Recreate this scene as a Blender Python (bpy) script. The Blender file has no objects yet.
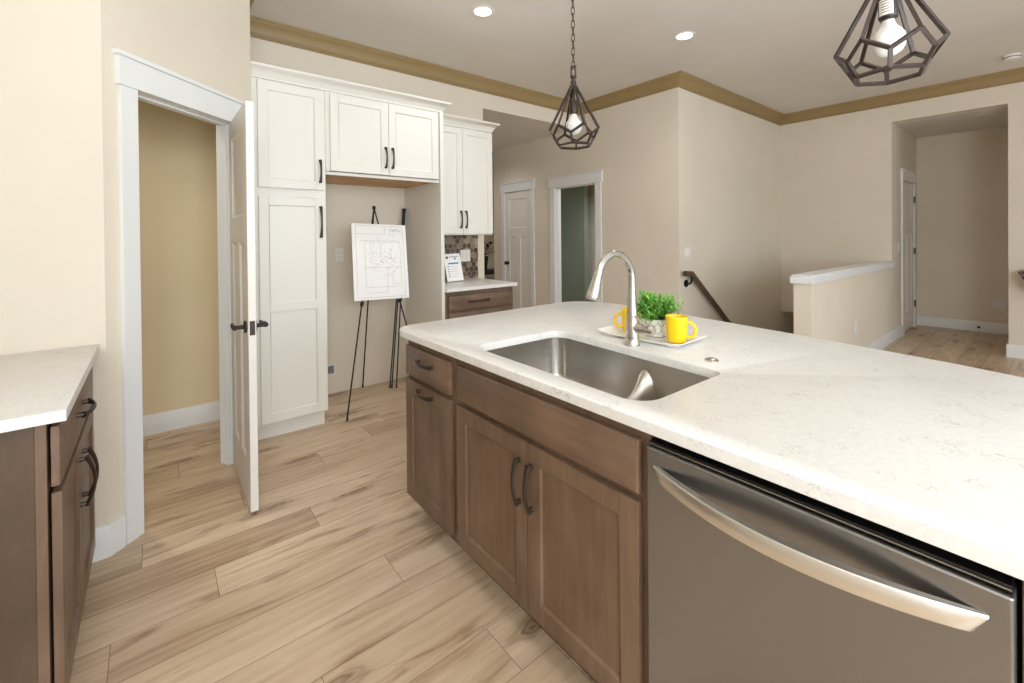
import bpy, bmesh, math, random
from mathutils import Vector, Matrix

random.seed(7)
R = math.radians
sc = bpy.context.scene
COL = sc.collection

# ------------------------------------------------------------------ camera
CAM_H = 1.355
YAW, PITCH, ROLL = R(39.187), R(.3653), R(-.5466)
f0 = Vector((math.sin(YAW), math.cos(YAW), 0)); r0 = Vector((math.cos(YAW), -math.sin(YAW), 0)); u0 = Vector((0, 0, 1))
f1 = f0 * math.cos(PITCH) - u0 * math.sin(PITCH); u1 = u0 * math.cos(PITCH) + f0 * math.sin(PITCH)
r2 = r0 * math.cos(ROLL) + u1 * math.sin(ROLL); u2 = -r0 * math.sin(ROLL) + u1 * math.cos(ROLL)
cd = bpy.data.cameras.new('camera'); cam = bpy.data.objects.new('camera', cd); COL.objects.link(cam)
cam.matrix_world = Matrix(((r2.x, u2.x, -f1.x, 0), (r2.y, u2.y, -f1.y, 0), (r2.z, u2.z, -f1.z, CAM_H), (0, 0, 0, 1)))
cd.sensor_width = 36; cd.lens = 443.87 / 1024 * 36
cd.shift_x = -(514.35 - 512) / 1024; cd.shift_y = (238.97 - 341.5) / 1024
cd.clip_start = .02
sc.camera = cam

# ------------------------------------------------------------------ light
sc.view_settings.view_transform = 'Standard'; sc.view_settings.look = 'None'
sc.view_settings.gamma = 1; sc.view_settings.use_curve_mapping = False
sc.view_settings.exposure = -0.08
W = bpy.data.worlds.new('world'); sc.world = W; W.use_nodes = True
bg = W.node_tree.nodes['Background']
sky = W.node_tree.nodes.new('ShaderNodeTexSky'); sky.sky_type = 'HOSEK_WILKIE'; sky.turbidity = 4
sky.sun_direction = Vector((-.3, -.5, .8)).normalized()
W.node_tree.links.new(sky.outputs[0], bg.inputs[0]); bg.inputs[1].default_value = .5
try:
    sc.cycles.use_denoising = True
    sc.cycles.diffuse_bounces = 6
except Exception: pass

def area(name, loc, aim, sx, sy, power, color=(.82, .91, 1)):
    d = bpy.data.lights.new(name, 'AREA'); d.shape = 'RECTANGLE'; d.size = sx; d.size_y = sy; d.energy = power; d.color = color
    o = bpy.data.objects.new(name, d); COL.objects.link(o); o.location = loc
    o.rotation_euler = (Vector(aim) - Vector(loc)).to_track_quat('-Z', 'Y').to_euler(); return o
def spot(name, loc, power, size=150, blend=.8, rad=.06, color=(1, .98, .95)):
    d = bpy.data.lights.new(name, 'SPOT'); d.energy = power; d.spot_size = R(size); d.spot_blend = blend; d.shadow_soft_size = rad; d.color = color
    o = bpy.data.objects.new(name, d); COL.objects.link(o); o.location = loc; return o
rw = area('daylight_rear_window', (1.0, -3.35, 1.6), (.8, 3, 1.3), 3.8, 2.2, 130); rw.data.spread = R(150)
spot('pantry_fill', (-.3, 3.25, 2.95), 46, 95, .9, .06, (1, .93, .8))  # added fill without a fixture, brightens the pantry back wall
spot('passage_fill', (3.6, 5.4, 2.74), 22, 150, .8, .06)  # unseen light put in to brighten the passage
spot('bath_fill', (5.3, 4.2, 2.55), 75, 150, .8, .06)  # invented ceiling source, lifts the dark green-grey room
sl = spot('stairwell_fill', (7.9, 2.0, -.1), 5, 170, .8, .1)  # added light below floor level so the stairwell isn't black
area('left_side_fill', (-.78, -1.5, 1.75), (4, .6, 1.6), 2.2, 1.4, 125)  # extra unseen fill for the right-hand walls; no window is built here
area('daylight_great_room', (5.6, -3.35, 1.6), (5.2, 3, 1.3), 2.2, 2.2, 34)
CEIL = 3.07
fl_ = spot('ceiling_bounce_fill', (.45, -1.2, 1.0), 300, 170, .6, .25, (.83, .92, 1)); fl_.rotation_euler = (R(180), 0, 0)  # unseen fill aimed at the ceiling, standing in for a bounced strobe
for p_, e_ in (((1.97, 2.77), 26), ((3.58, 2.04), 24), ((.2, .9), 15), ((1.97, .4), 6), ((.2, -1.0), 18)):
    spot('downlight_lamp', (p_[0], p_[1], CEIL - .03), e_)

# ------------------------------------------------------------------ materials
def s2l(c): return tuple(((v / 255) / 12.92 if v / 255 <= .04045 else ((v / 255 + .055) / 1.055) ** 2.4) for v in c) + (1,)
def mat(name, rgb, rough=.5, metal=0, **kw):
    m = bpy.data.materials.new(name); m.use_nodes = True; b = m.node_tree.nodes['Principled BSDF']
    b.inputs['Base Color'].default_value = s2l(rgb); b.inputs['Roughness'].default_value = rough; b.inputs['Metallic'].default_value = metal
    for k, v in kw.items(): b.inputs[k].default_value = v
    return m
def N(m, t, **kw):
    n = m.node_tree.nodes.new(t)
    for k, v in kw.items():
        if hasattr(n, k): setattr(n, k, v)
        else: n.inputs[k].default_value = v
    return n
def LK(m, a, b): m.node_tree.links.new(a, b)
def BS(m): return m.node_tree.nodes['Principled BSDF']
def ramp(m, fac, stops, interp='LINEAR'):
    r = N(m, 'ShaderNodeValToRGB'); r.color_ramp.interpolation = interp
    e = r.color_ramp.elements
    while len(e) < len(stops): e.new(.5)
    for el, (p, c) in zip(e, stops): el.position = p; el.color = c if len(c) == 4 else s2l(c)
    LK(m, fac, r.inputs[0]); return r
def coords(m, scale=(1, 1, 1)):
    t = N(m, 'ShaderNodeTexCoord'); mp = N(m, 'ShaderNodeMapping'); mp.inputs['Scale'].default_value = scale
    LK(m, t.outputs['Object'], mp.inputs[0]); return mp.outputs[0]
def bump(m, h, strength, dist=.002):
    b = N(m, 'ShaderNodeBump'); b.inputs['Strength'].default_value = strength; b.inputs['Distance'].default_value = dist
    LK(m, h, b.inputs['Height']); LK(m, b.outputs[0], BS(m).inputs['Normal'])
def painted(name, rgb, rough, sc_=220, st=.06, var=3):
    m = mat(name, rgb, rough); v = coords(m)
    n = N(m, 'ShaderNodeTexNoise', Scale=1.3, Detail=3.0); LK(m, v, n.inputs['Vector'])
    r = ramp(m, n.outputs[0], [(.35, tuple(c - var for c in rgb)), (.65, tuple(min(255, c + var) for c in rgb))]); LK(m, r.outputs[0], BS(m).inputs['Base Color'])
    n2 = N(m, 'ShaderNodeTexNoise', Scale=float(sc_), Detail=2.0); LK(m, v, n2.inputs['Vector']); bump(m, n2.outputs[0], st); return m
M = {}
M['wall'] = painted('wall_paint', (222, 212, 195), .75)
M['pantry'] = painted('pantry_paint', (228, 212, 176), .75)
M['ceil'] = painted('ceiling_texture', (222, 216, 208), .9, 60, .35)
M['crown'] = painted('tan_crown_paint', (152, 128, 86), .5)
M['trim'] = painted('white_trim_paint', (228, 229, 228), .38, 150, .02, 1)
M['door'] = painted('white_door_paint', (228, 224, 217), .4, 150, .02, 1)
M['cabwhite'] = painted('cream_cabinet_paint', (226, 223, 214), .42, 150, .02, 1)
M['blue'] = painted('green_grey_paint', (138, 156, 144), .75)
M['alcovewood'] = None
def wood(name, a, b, c, sx, sy, sz, rough):
    m = mat(name, b, rough); v = coords(m, (sx, sy, sz))
    n = N(m, 'ShaderNodeTexNoise', Scale=3.0, Detail=6.0, Roughness=.6, Distortion=.6); LK(m, v, n.inputs['Vector'])
    v2 = coords(m, (1, 1, 1)); n2 = N(m, 'ShaderNodeTexNoise', Scale=4.0, Detail=2.0); LK(m, v2, n2.inputs['Vector'])
    mx = N(m, 'ShaderNodeMath', operation='MULTIPLY_ADD'); LK(m, n2.outputs[0], mx.inputs[0]); mx.inputs[1].default_value = .55
    mm = N(m, 'ShaderNodeMath', operation='MULTIPLY'); LK(m, n.outputs[0], mm.inputs[0]); mm.inputs[1].default_value = .45; LK(m, mm.outputs[0], mx.inputs[2])
    r = ramp(m, mx.outputs[0], [(.36, a), (.5, b), (.64, c)]); LK(m, r.outputs[0], BS(m).inputs['Base Color'])
    bump(m, n.outputs[0], .05, .001); return m
M['brown'] = wood('stained_maple_vertical_grain', (96, 74, 58), (110, 87, 69), (123, 99, 80), 9, 9, 1, .42)
M['brownh'] = wood('stained_maple_horizontal_grain', (98, 76, 60), (113, 90, 73), (128, 103, 84), 9, 1, 9, .42)
M['brownx'] = wood('stained_maple_grain_across', (98, 76, 60), (113, 90, 73), (128, 103, 84), 1, 9, 9, .42)
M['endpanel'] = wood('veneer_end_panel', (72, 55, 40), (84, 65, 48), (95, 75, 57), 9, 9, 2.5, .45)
M['rail'] = wood('dark_stained_handrail', (74, 56, 44), (88, 68, 55), (100, 78, 62), 1, 9, 9, .35)
M['ply'] = wood('raw_plywood', (176, 130, 70), (192, 146, 84), (204, 160, 98), 1, 8, 8, .5)
M['bronze'] = mat('oil_rubbed_bronze', (66, 55, 48), .3, .55)
M['black'] = mat('black_metal', (24, 23, 23), .45, .3)
M['blackplastic'] = mat('black_plastic', (12, 12, 13), .4)
M['pendant'] = mat('dark_bronze_pendant', (60, 49, 44), .4, .45)
M['chrome'] = mat('socket_metal', (190, 190, 192), .25, 1)
M['gasket'] = mat('dark_cavity', (10, 9, 9), .8)
M['plate'] = mat('white_plastic_plate', (230, 226, 220), .4)
M['slot'] = mat('grey_slot', (90, 86, 82), .5); M['boxgrey'] = mat('grey_box_plastic', (140, 138, 136), .5)
M['white'] = mat('white_ceramic', (240, 238, 234), .22)
M['yellow'] = mat('yellow_glaze', (246, 205, 18), .28)
M['yellowline'] = mat('mug_lettering', (205, 160, 10), .5)
M['cream'] = mat('mug_inside', (226, 220, 208), .4)
M['soil'] = mat('soil', (60, 46, 34), .9)
M['granite'] = None
M['bulb'] = mat('frosted_bulb', (216, 213, 207), .35, 0, **{'Transmission Weight': 0.0})
M['lens'] = mat('lit_lens', (255, 250, 240), .5); BS(M['lens']).inputs['Emission Color'].default_value = (1, .96, .88, 1); BS(M['lens']).inputs['Emission Strength'].default_value = 9
M['paper'] = mat('paper', (240, 238, 236), .7)
M['ink'] = mat('thin_grey_ink', (158, 156, 156), .7); M['ink2'] = mat('red_ink', (205, 150, 145), .7)
M['blueink'] = mat('blue_print', (52, 118, 190), .6); M['darkink'] = mat('dark_print', (60, 62, 70), .6)
M['carpet'] = painted('stair_carpet', (150, 136, 118), .95, 400, .5)
M['navy'] = mat('dark_console', (30, 28, 28), .5)

def steel(name, rgb, rough, sx, sy, sz, aniso=.6):
    m = mat(name, rgb, rough, 1); v = coords(m, (sx, sy, sz))
    n = N(m, 'ShaderNodeTexNoise', Scale=60.0, Detail=3.0); LK(m, v, n.inputs['Vector'])
    r = N(m, 'ShaderNodeMapRange'); r.inputs['To Min'].default_value = rough - .05; r.inputs['To Max'].default_value = rough + .07
    LK(m, n.outputs[0], r.inputs[0]); LK(m, r.outputs[0], BS(m).inputs['Roughness'])
    BS(m).inputs['Anisotropic'].default_value = aniso; return m
M['steel'] = steel('brushed_stainless', (152, 152, 154), .34, 40, 1, 40)
M['steelh'] = steel('brushed_handle_steel', (226, 224, 220), .33, 40, 1, 40, .3)
M['sink'] = steel('satin_sink_steel', (196, 191, 184), .24, 1, 1, 90, .0)
M['nickel'] = steel('brushed_nickel', (200, 196, 190), .24, 1, 1, 20, .3)

def quartz():
    m = mat('white_quartz', (236, 232, 224), .34); v = coords(m)
    n = N(m, 'ShaderNodeTexNoise', Scale=27.0, Detail=5.0, Distortion=1.6); LK(m, v, n.inputs['Vector'])
    a = N(m, 'ShaderNodeMath', operation='SUBTRACT'); LK(m, n.outputs[0], a.inputs[0]); a.inputs[1].default_value = .5
    b = N(m, 'ShaderNodeMath', operation='ABSOLUTE'); LK(m, a.outputs[0], b.inputs[0])
    vein = N(m, 'ShaderNodeMapRange'); vein.inputs['From Max'].default_value = .018; vein.inputs['To Min'].default_value = 1; vein.inputs['To Max'].default_value = 0; LK(m, b.outputs[0], vein.inputs[0])
    n2 = N(m, 'ShaderNodeTexNoise', Scale=13.0, Detail=4.0); LK(m, v, n2.inputs['Vector'])
    msk = N(m, 'ShaderNodeMapRange'); msk.inputs['From Min'].default_value = .5; msk.inputs['From Max'].default_value = .64; LK(m, n2.outputs[0], msk.inputs[0])
    f = N(m, 'ShaderNodeMath', operation='MULTIPLY'); LK(m, vein.outputs[0], f.inputs[0]); LK(m, msk.outputs[0], f.inputs[1])
    f2 = N(m, 'ShaderNodeMath', operation='MULTIPLY'); LK(m, f.outputs[0], f2.inputs[0]); f2.inputs[1].default_value = .7
    n3 = N(m, 'ShaderNodeTexNoise', Scale=70.0, Detail=4.0); LK(m, v, n3.inputs['Vector'])
    base = ramp(m, n3.outputs[0], [(.3, (217, 215, 211)), (.5, (222, 220, 216)), (.7, (227, 225, 221))])
    mx = N(m, 'ShaderNodeMix', data_type='RGBA'); LK(m, f2.outputs[0], mx.inputs['Factor']); LK(m, base.outputs[0], mx.inputs['A']); mx.inputs['B'].default_value = s2l((132, 126, 118))
    LK(m, mx.outputs['Result'], BS(m).inputs['Base Color']); return m
M['quartz'] = quartz()

def granite():
    m = mat('brown_granite', (70, 56, 48), .25); v = coords(m)
    n = N(m, 'ShaderNodeTexVoronoi', Scale=70.0); LK(m, v, n.inputs['Vector'])
    r = ramp(m, n.outputs['Color'], [(.3, (48, 38, 33)), (.6, (84, 68, 58)), (.85, (140, 122, 108))]); LK(m, r.outputs[0], BS(m).inputs['Base Color']); return m
M['granite'] = granite()

def oak():
    m = mat('oak_plank_floor', (190, 160, 126), .36)
    at = N(m, 'ShaderNodeAttribute', attribute_name='plank'); sp = N(m, 'ShaderNodeSeparateColor'); LK(m, at.outputs['Color'], sp.inputs[0])
    tc = N(m, 'ShaderNodeTexCoord'); off = N(m, 'ShaderNodeCombineXYZ')
    for i, k in ((0, 37.0), (1, 53.0)):
        mu = N(m, 'ShaderNodeMath', operation='MULTIPLY'); LK(m, sp.outputs[1], mu.inputs[0]); mu.inputs[1].default_value = k; LK(m, mu.outputs[0], off.inputs[i])
    ad = N(m, 'ShaderNodeVectorMath', operation='ADD'); LK(m, tc.outputs['Object'], ad.inputs[0]); LK(m, off.outputs[0], ad.inputs[1])
    def nz(scale, s, det, dist, rough=.55):
        mp = N(m, 'ShaderNodeMapping'); mp.inputs['Scale'].default_value = scale; LK(m, ad.outputs[0], mp.inputs[0])
        n = N(m, 'ShaderNodeTexNoise', Scale=s, Detail=det, Distortion=dist, Roughness=rough); LK(m, mp.outputs[0], n.inputs['Vector']); return n
    fine = nz((2.2, 30, 1), 2.2, 4.0, .6); mid = nz((.9, 5, 1), 1.3, 4.0, .8, .5); big = nz((1.0, 5.0, 1), 1.5, 6.0, 1.6, .6)
    # cathedral rings in some planks
    mp = N(m, 'ShaderNodeMapping'); mp.inputs['Scale'].default_value = (.55, 6.5, 1); LK(m, ad.outputs[0], mp.inputs[0])
    wv = N(m, 'ShaderNodeTexWave', wave_type='RINGS', Scale=1.1, Distortion=4.0, Detail=2.0); wv.inputs['Detail Scale'].default_value = 1.2; LK(m, mp.outputs[0], wv.inputs['Vector'])
    a = N(m, 'ShaderNodeMath', operation='MULTIPLY'); LK(m, fine.outputs[0], a.inputs[0]); a.inputs[1].default_value = .24
    b = N(m, 'ShaderNodeMath', operation='MULTIPLY_ADD'); LK(m, mid.outputs[0], b.inputs[0]); b.inputs[1].default_value = .5; LK(m, a.outputs[0], b.inputs[2])
    w2 = N(m, 'ShaderNodeMath', operation='MULTIPLY_ADD'); LK(m, wv.outputs[1], w2.inputs[0]); w2.inputs[1].default_value = .05; LK(m, b.outputs[0], w2.inputs[2])
    t = N(m, 'ShaderNodeMath', operation='ADD'); LK(m, w2.outputs[0], t.inputs[0]); LK(m, sp.outputs[0], t.inputs[1])
    base = ramp(m, t.outputs[0], [(.44, (146, 119, 93)), (.64, (190, 164, 136)), (.82, (212, 190, 163)), (1.0, (222, 202, 176))])
    kn = N(m, 'ShaderNodeMapRange'); kn.inputs['From Min'].default_value = .56; kn.inputs['From Max'].default_value = .72; LK(m, big.outputs[0], kn.inputs[0])
    k2 = N(m, 'ShaderNodeMath', operation='MULTIPLY'); LK(m, kn.outputs[0], k2.inputs[0]); k2.inputs[1].default_value = .85
    mx = N(m, 'ShaderNodeMix', data_type='RGBA'); LK(m, k2.outputs[0], mx.inputs['Factor']); LK(m, base.outputs[0], mx.inputs['A']); mx.inputs['B'].default_value = s2l((140, 108, 80))
    # scattered dark knots with swirling grain
    mpk = N(m, 'ShaderNodeMapping'); mpk.inputs['Scale'].default_value = (1.15, 3.4, 1); LK(m, ad.outputs[0], mpk.inputs[0])
    kz = N(m, 'ShaderNodeTexNoise', Scale=5.0, Detail=3.0); LK(m, mpk.outputs[0], kz.inputs['Vector'])
    kv = N(m, 'ShaderNodeVectorMath', operation='MULTIPLY_ADD'); LK(m, kz.outputs['Color'], kv.inputs[0]); kv.inputs[1].default_value = (.22, .22, 0); LK(m, mpk.outputs[0], kv.inputs[2])
    vo = N(m, 'ShaderNodeTexVoronoi', Scale=1.0, Randomness=1.0); vo.voronoi_dimensions = '2D'; LK(m, kv.outputs[0], vo.inputs['Vector'])
    kr = N(m, 'ShaderNodeMapRange', interpolation_type='SMOOTHSTEP'); kr.inputs['From Min'].default_value = .03; kr.inputs['From Max'].default_value = .2; kr.inputs['To Min'].default_value = .9; kr.inputs['To Max'].default_value = 0; LK(m, vo.outputs['Distance'], kr.inputs[0])
    ks = N(m, 'ShaderNodeSeparateColor'); LK(m, vo.outputs['Color'], ks.inputs[0]); kg = N(m, 'ShaderNodeMath', operation='GREATER_THAN'); LK(m, ks.outputs[0], kg.inputs[0]); kg.inputs[1].default_value = .35
    kring = N(m, 'ShaderNodeMath', operation='SINE'); km = N(m, 'ShaderNodeMath', operation='MULTIPLY'); LK(m, vo.outputs['Distance'], km.inputs[0]); km.inputs[1].default_value = 120.0; LK(m, km.outputs[0], kring.inputs[0])
    ka = N(m, 'ShaderNodeMath', operation='MULTIPLY_ADD'); LK(m, kring.outputs[0], ka.inputs[0]); ka.inputs[1].default_value = .25; ka.inputs[2].default_value = .75
    kb = N(m, 'ShaderNodeMath', operation='MULTIPLY'); LK(m, kr.outputs[0], kb.inputs[0]); LK(m, ka.outputs[0], kb.inputs[1])
    kc = N(m, 'ShaderNodeMath', operation='MULTIPLY'); LK(m, kb.outputs[0], kc.inputs[0]); LK(m, kg.outputs[0], kc.inputs[1])
    mx2 = N(m, 'ShaderNodeMix', data_type='RGBA'); LK(m, kc.outputs[0], mx2.inputs['Factor']); LK(m, mx.outputs['Result'], mx2.inputs['A']); mx2.inputs['B'].default_value = s2l((122, 92, 66))
    LK(m, mx2.outputs['Result'], BS(m).inputs['Base Color']); bump(m, fine.outputs[0], .08, .001); return m
M['oak'] = oak()
M['seam'] = mat('plank_seam', (96, 76, 58), .8)
def attrmat(name, rough, attr='tint'):
    m = mat(name, (128, 128, 128), rough); a = N(m, 'ShaderNodeAttribute', attribute_name=attr); LK(m, a.outputs['Color'], BS(m).inputs['Base Color']); return m
M['hex'] = attrmat('hex_tile', .25); M['leaf'] = attrmat('leaf', .4)
M['grout'] = mat('grout', (176, 164, 148), .9)

# ------------------------------------------------------------------ mesh builder
FR = {}
class MB:
    def __init__(s): s.bm = bmesh.new(); s.T = Matrix.Identity(4); s.mi = 0; s.tint = None; s.lay = None
    def face(s, vs):
        try: f = s.bm.faces.new(vs)
        except ValueError: return None
        f.material_index = s.mi
        if s.tint is not None:
            if s.lay is None: s.lay = s.bm.loops.layers.float_color.new(s.layname if hasattr(s, 'layname') else 'tint')
            for l in f.loops: l[s.lay] = s.tint
        return f
    def v(s, p): return s.bm.verts.new(s.T @ Vector(p))
    def box(s, lo, hi):
        lo, hi = [min(a, b) for a, b in zip(lo, hi)], [max(a, b) for a, b in zip(lo, hi)]
        c = [s.v((x, y, z)) for z in (lo[2], hi[2]) for y in (lo[1], hi[1]) for x in (lo[0], hi[0])]
        for q in ((0, 2, 3, 1), (4, 5, 7, 6), (0, 1, 5, 4), (2, 6, 7, 3), (0, 4, 6, 2), (1, 3, 7, 5)): s.face([c[i] for i in q])
        return s
    def loft(s, rings, closed=True, caps=True, loop=False):
        R_ = [[s.v(p) for p in r] for r in rings]; n = len(R_[0])
        prs = list(zip(R_, R_[1:])) + ([(R_[-1], R_[0])] if loop else [])
        for a, b in prs:
            for i in range(n if closed else n - 1): s.face([a[i], a[(i + 1) % n], b[(i + 1) % n], b[i]])
        if caps and not loop: s.face(list(reversed(R_[0]))); s.face(R_[-1])
        return s
    def tube(s, pts, r, n=10, loop=False, caps=True, flat=1.0, side=None):
        P = [Vector(p) for p in pts]; m = len(P); rr = r if isinstance(r, (list, tuple)) else [r] * m
        rings = []; up = None
        for i in range(m):
            if loop: t = (P[(i + 1) % m] - P[i - 1])
            else: t = P[min(i + 1, m - 1)] - P[max(i - 1, 0)]
            t.normalize()
            if side is not None: a = Vector(side); a = (a - t * a.dot(t)).normalized()
            else:
                if up is None: up = Vector((0, 0, 1)) if abs(t.z) < .9 else Vector((1, 0, 0))
                a = (up - t * up.dot(t)).normalized(); up = a
            b = t.cross(a)
            rings.append([P[i] + (a * math.cos(2 * math.pi * k / n) * flat + b * math.sin(2 * math.pi * k / n)) * rr[i] for k in range(n)])
        return s.loft(rings, True, caps, loop)
    def bar(s, p0, p1, w, side=None):     # square bar
        return s.tube([p0, p1], w * .7071, 4, side=side)
    def cyl(s, p0, p1, r0, r1=None, n=20): return s.tube([p0, p1], [r0, r0 if r1 is None else r1], n)
    def lathe(s, prof, c=(0, 0, 0), n=32, cap0=True, cap1=True):
        rings = [[(c[0] + r * math.cos(2 * math.pi * k / n), c[1] + r * math.sin(2 * math.pi * k / n), c[2] + z) for k in range(n)] for r, z in prof]
        R_ = [[s.v(p) for p in q] for q in rings]
        for a, b in zip(R_, R_[1:]):
            for i in range(n): s.face([a[i], a[(i + 1) % n], b[(i + 1) % n], b[i]])
        if cap0: s.face(list(reversed(R_[0])))
        if cap1: s.face(R_[-1])
        return s
    def prism(s, poly, z0, z1): return s.loft([[(x, y, z0) for x, y in poly], [(x, y, z1) for x, y in poly]])
    def sphere(s, c, r, n=20, sz=1.0):
        return s.lathe([(max(r * math.sin(math.pi * i / n), 1e-5), -r * sz * math.cos(math.pi * i / n)) for i in range(n + 1)], c, n)
    def build(s, name, mats, parent=None, bevel=0, seg=2, flat=False, ang=38):
        bmesh.ops.remove_doubles(s.bm, verts=s.bm.verts, dist=1e-6)
        bmesh.ops.recalc_face_normals(s.bm, faces=s.bm.faces)
        inv = FR.get(parent.name) if parent else None
        if inv is not None: s.bm.transform(inv)
        me = bpy.data.meshes.new(name); s.bm.to_mesh(me); s.bm.free()
        for m in (mats if isinstance(mats, (list, tuple)) else [mats]): me.materials.append(m)
        if not flat:
            for p in me.polygons: p.use_smooth = True
            me.set_sharp_from_angle(angle=R(ang))
        o = bpy.data.objects.new(name, me); COL.objects.link(o)
        if parent: o.parent = parent; FR[o.name] = inv
        if inv is None: FR[o.name] = Matrix.Identity(4)
        if bevel:
            b = o.modifiers.new('bevel', 'BEVEL'); b.width = bevel; b.segments = seg; b.limit_method = 'ANGLE'; b.angle_limit = R(40)
        return o
def tag(o, label, cat, group=None, kind=None):
    if label: o['label'] = label
    if cat: o['category'] = cat
    if group: o['group'] = group
    if kind: o['kind'] = kind
    return o
def thing(name, label, cat, loc, rz=0, group=None, kind=None):
    o = bpy.data.objects.new(name, None); COL.objects.link(o); o.location = loc; o.rotation_euler = (0, 0, rz); o.empty_display_size = .05
    FR[o.name] = (Matrix.Translation(Vector(loc)) @ Matrix.Rotation(rz, 4, 'Z')).inverted()
    return tag(o, label, cat, group, kind)
def frame(o, u, w):
    u, w = Vector(u), Vector(w); v = Vector((0, 0, 1))
    return Matrix(((u.x, v.x, w.x, o[0]), (u.y, v.y, w.y, o[1]), (u.z, v.z, w.z, o[2]), (0, 0, 0, 1)))
def mbT(T): m = MB(); m.T = T; return m
def struct(name, mb, m, label, cat, bevel=0, parent=None, flat=False): return tag(mb.build(name, m, parent, bevel, flat=flat), label, cat, None, 'structure')

# ------------------------------------------------------------------ room geometry constants
XL, XE, YB, X1, YS, X2, YH, XEND = -.83, .494, 4.0, 4.391, 2.58, 7.15, 1.316, 8.68
YR = -3.5; A = Vector((-.16, 2.58)); B = Vector((.494, 3.234)); SQ = math.sqrt(.5)
HALLZ = 2.765; T_ = .12

# floor -------------------------------------------------------------
fl = MB(); fl.layname = 'plank'
joints = {-1: None}
row0, rw, pl_ = 1.06, .1898, 1.218
known = {0: (.878, -.015, .03), 1: (.389, .03, .0), 2: (.0, .0, .0), 3: (.75, .035, .035), 4: (-.124, -.035, -.025), 5: (.182, .01, .05), 6: (.596, -.075, .03), 7: (-.05, -.04, .035), 8: (.348, .0, .01), 9: (.787, -.02, .01), 10: (1.147, .0, -.045), 11: (.104, -.01, .01)}
def plank_rect(x0, x1, y0, y1, tone, rnd):
    fl.tint = (.31 + tone * 1.7, rnd, 0, 1); g = .0008
    fl.face([fl.v((x0 + g, y0 + g, 0)), fl.v((x1 - g, y0 + g, 0)), fl.v((x1 - g, y1 - g, 0)), fl.v((x0 + g, y1 - g, 0))])
HOLE = (4.52, X2 + 2, YH + .13, YS + .03)      # stairwell
for k in range(-24, 33):
    y0 = row0 + k * rw; y1 = y0 + rw
    j, tl, tr = known.get(k, (random.uniform(0, pl_), None, None))
    if j is None: j = 0
    n0 = math.floor((XL - .2 - j) / pl_)
    for i in range(n0, n0 + 10):
        x0 = j + i * pl_; x1 = x0 + pl_
        if x0 > 9.2: break
        tone = random.uniform(-.05, .05)
        if i == -1 and tl is not None: tone = tl
        if i == 0 and tr is not None: tone = tr
        rnd = random.random()
        if y1 > HOLE[2] and y0 < HOLE[3]:
            if x0 >= HOLE[0]: continue
            x1 = min(x1, HOLE[0])
        plank_rect(x0, x1, y0, y1, tone, rnd)
fl.mi = 1; fl.tint = (0, 0, 0, 1)
for lo, hi in (((XL - .2, YR - .1, -.12), (HOLE[0], 7.3, -.0015)), ((HOLE[0], YR - .1, -.12), (9.3, HOLE[2], -.0015)), ((HOLE[0], HOLE[3], -.12), (9.3, 7.3, -.0015))): fl.box(lo, hi)
struct('floor', fl, [M['oak'], M['seam']], 'light oak plank floor running under the kitchen and hall', 'floor', flat=True)

# ceilings ------------------------------------------------------------
struct('ceiling', MB().box((XL - .15, YR - .15, CEIL), (X2 + .2, YB + .15, CEIL + .12)), M['ceil'], 'textured beige main ceiling above the kitchen', 'ceiling')
struct('ceiling_hall', MB().box((2.6, YB + T_, HALLZ), (X1, 7.35, HALLZ + .1)), M['ceil'], 'lower ceiling of the passage behind the white cabinets', 'ceiling')
struct('ceiling_entry', MB().box((X2 + T_, .1, 2.73), (XEND + .1, YH + T_, 2.83)), M['ceil'], 'low ceiling of the small hall on the right', 'ceiling')
struct('ceiling_bath', MB().box((X1 + T_, YS + T_, 2.6), (6.6, 7.3, 2.7)), M['ceil'], 'ceiling of the green-grey room past the cased opening', 'ceiling')

# walls ---------------------------------------------------------------
def wall(name, boxes, label, m='wall', T=None):
    b = MB()
    if T: b.T = T
    for lo, hi in boxes: b.box(lo, hi)
    return struct(name, b, M[m], label, 'wall')
wall('wall_left', [((XL - T_, YR, 0), (XL, YS + .11, CEIL))], 'cream wall behind the left counter, outside the frame')
wall('wall_left_return', [((XL - T_, A.y, 0), (A.x, A.y + .11, CEIL))], 'cream wall at far left meeting the end of the left counter')
TD = Matrix(((SQ, -SQ, 0, A.x), (SQ, SQ, 0, A.y), (0, 0, 1, 0), (0, 0, 0, 1)))   # s along wall, +t into the pantry
S0, S1, SLEN, OPZ = .141, .764, (B - A).length, 2.042
wall('wall_pantry', [((-.0, 0, 0), (S0 - .012, .11, CEIL)), ((S1 + .012, 0, 0), (SLEN, .11, CEIL)), ((S0 - .012, 0, OPZ + .012), (S1 + .012, .11, CEIL))], 'angled cream wall with the pantry doorway', T=TD)
wall('wall_pantry_return', [((XE - .11, B.y - .0, 0), (XE, YB, CEIL))], 'short wall beside the tall white cabinet')
wall('wall_pantry_left', [((-1.1, 2.69, 0), (-1.0, YB, CEIL))], 'left inside wall of the pantry')
wall('wall_pantry_back', [((-1.1, YB, 0), (XE, YB + T_, CEIL))], 'tan back wall inside the pantry', 'pantry')
HJ = 2.83
wall('wall_back', [((XE, YB, 0), (HJ, YB + T_, CEIL)), ((HJ, YB, HALLZ), (X1, YB + T_, CEIL))], 'cream back wall behind the white cabinets')
D2a, D2b, D1a, D1b = 3.728, 4.478, 4.985, 5.62
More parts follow.
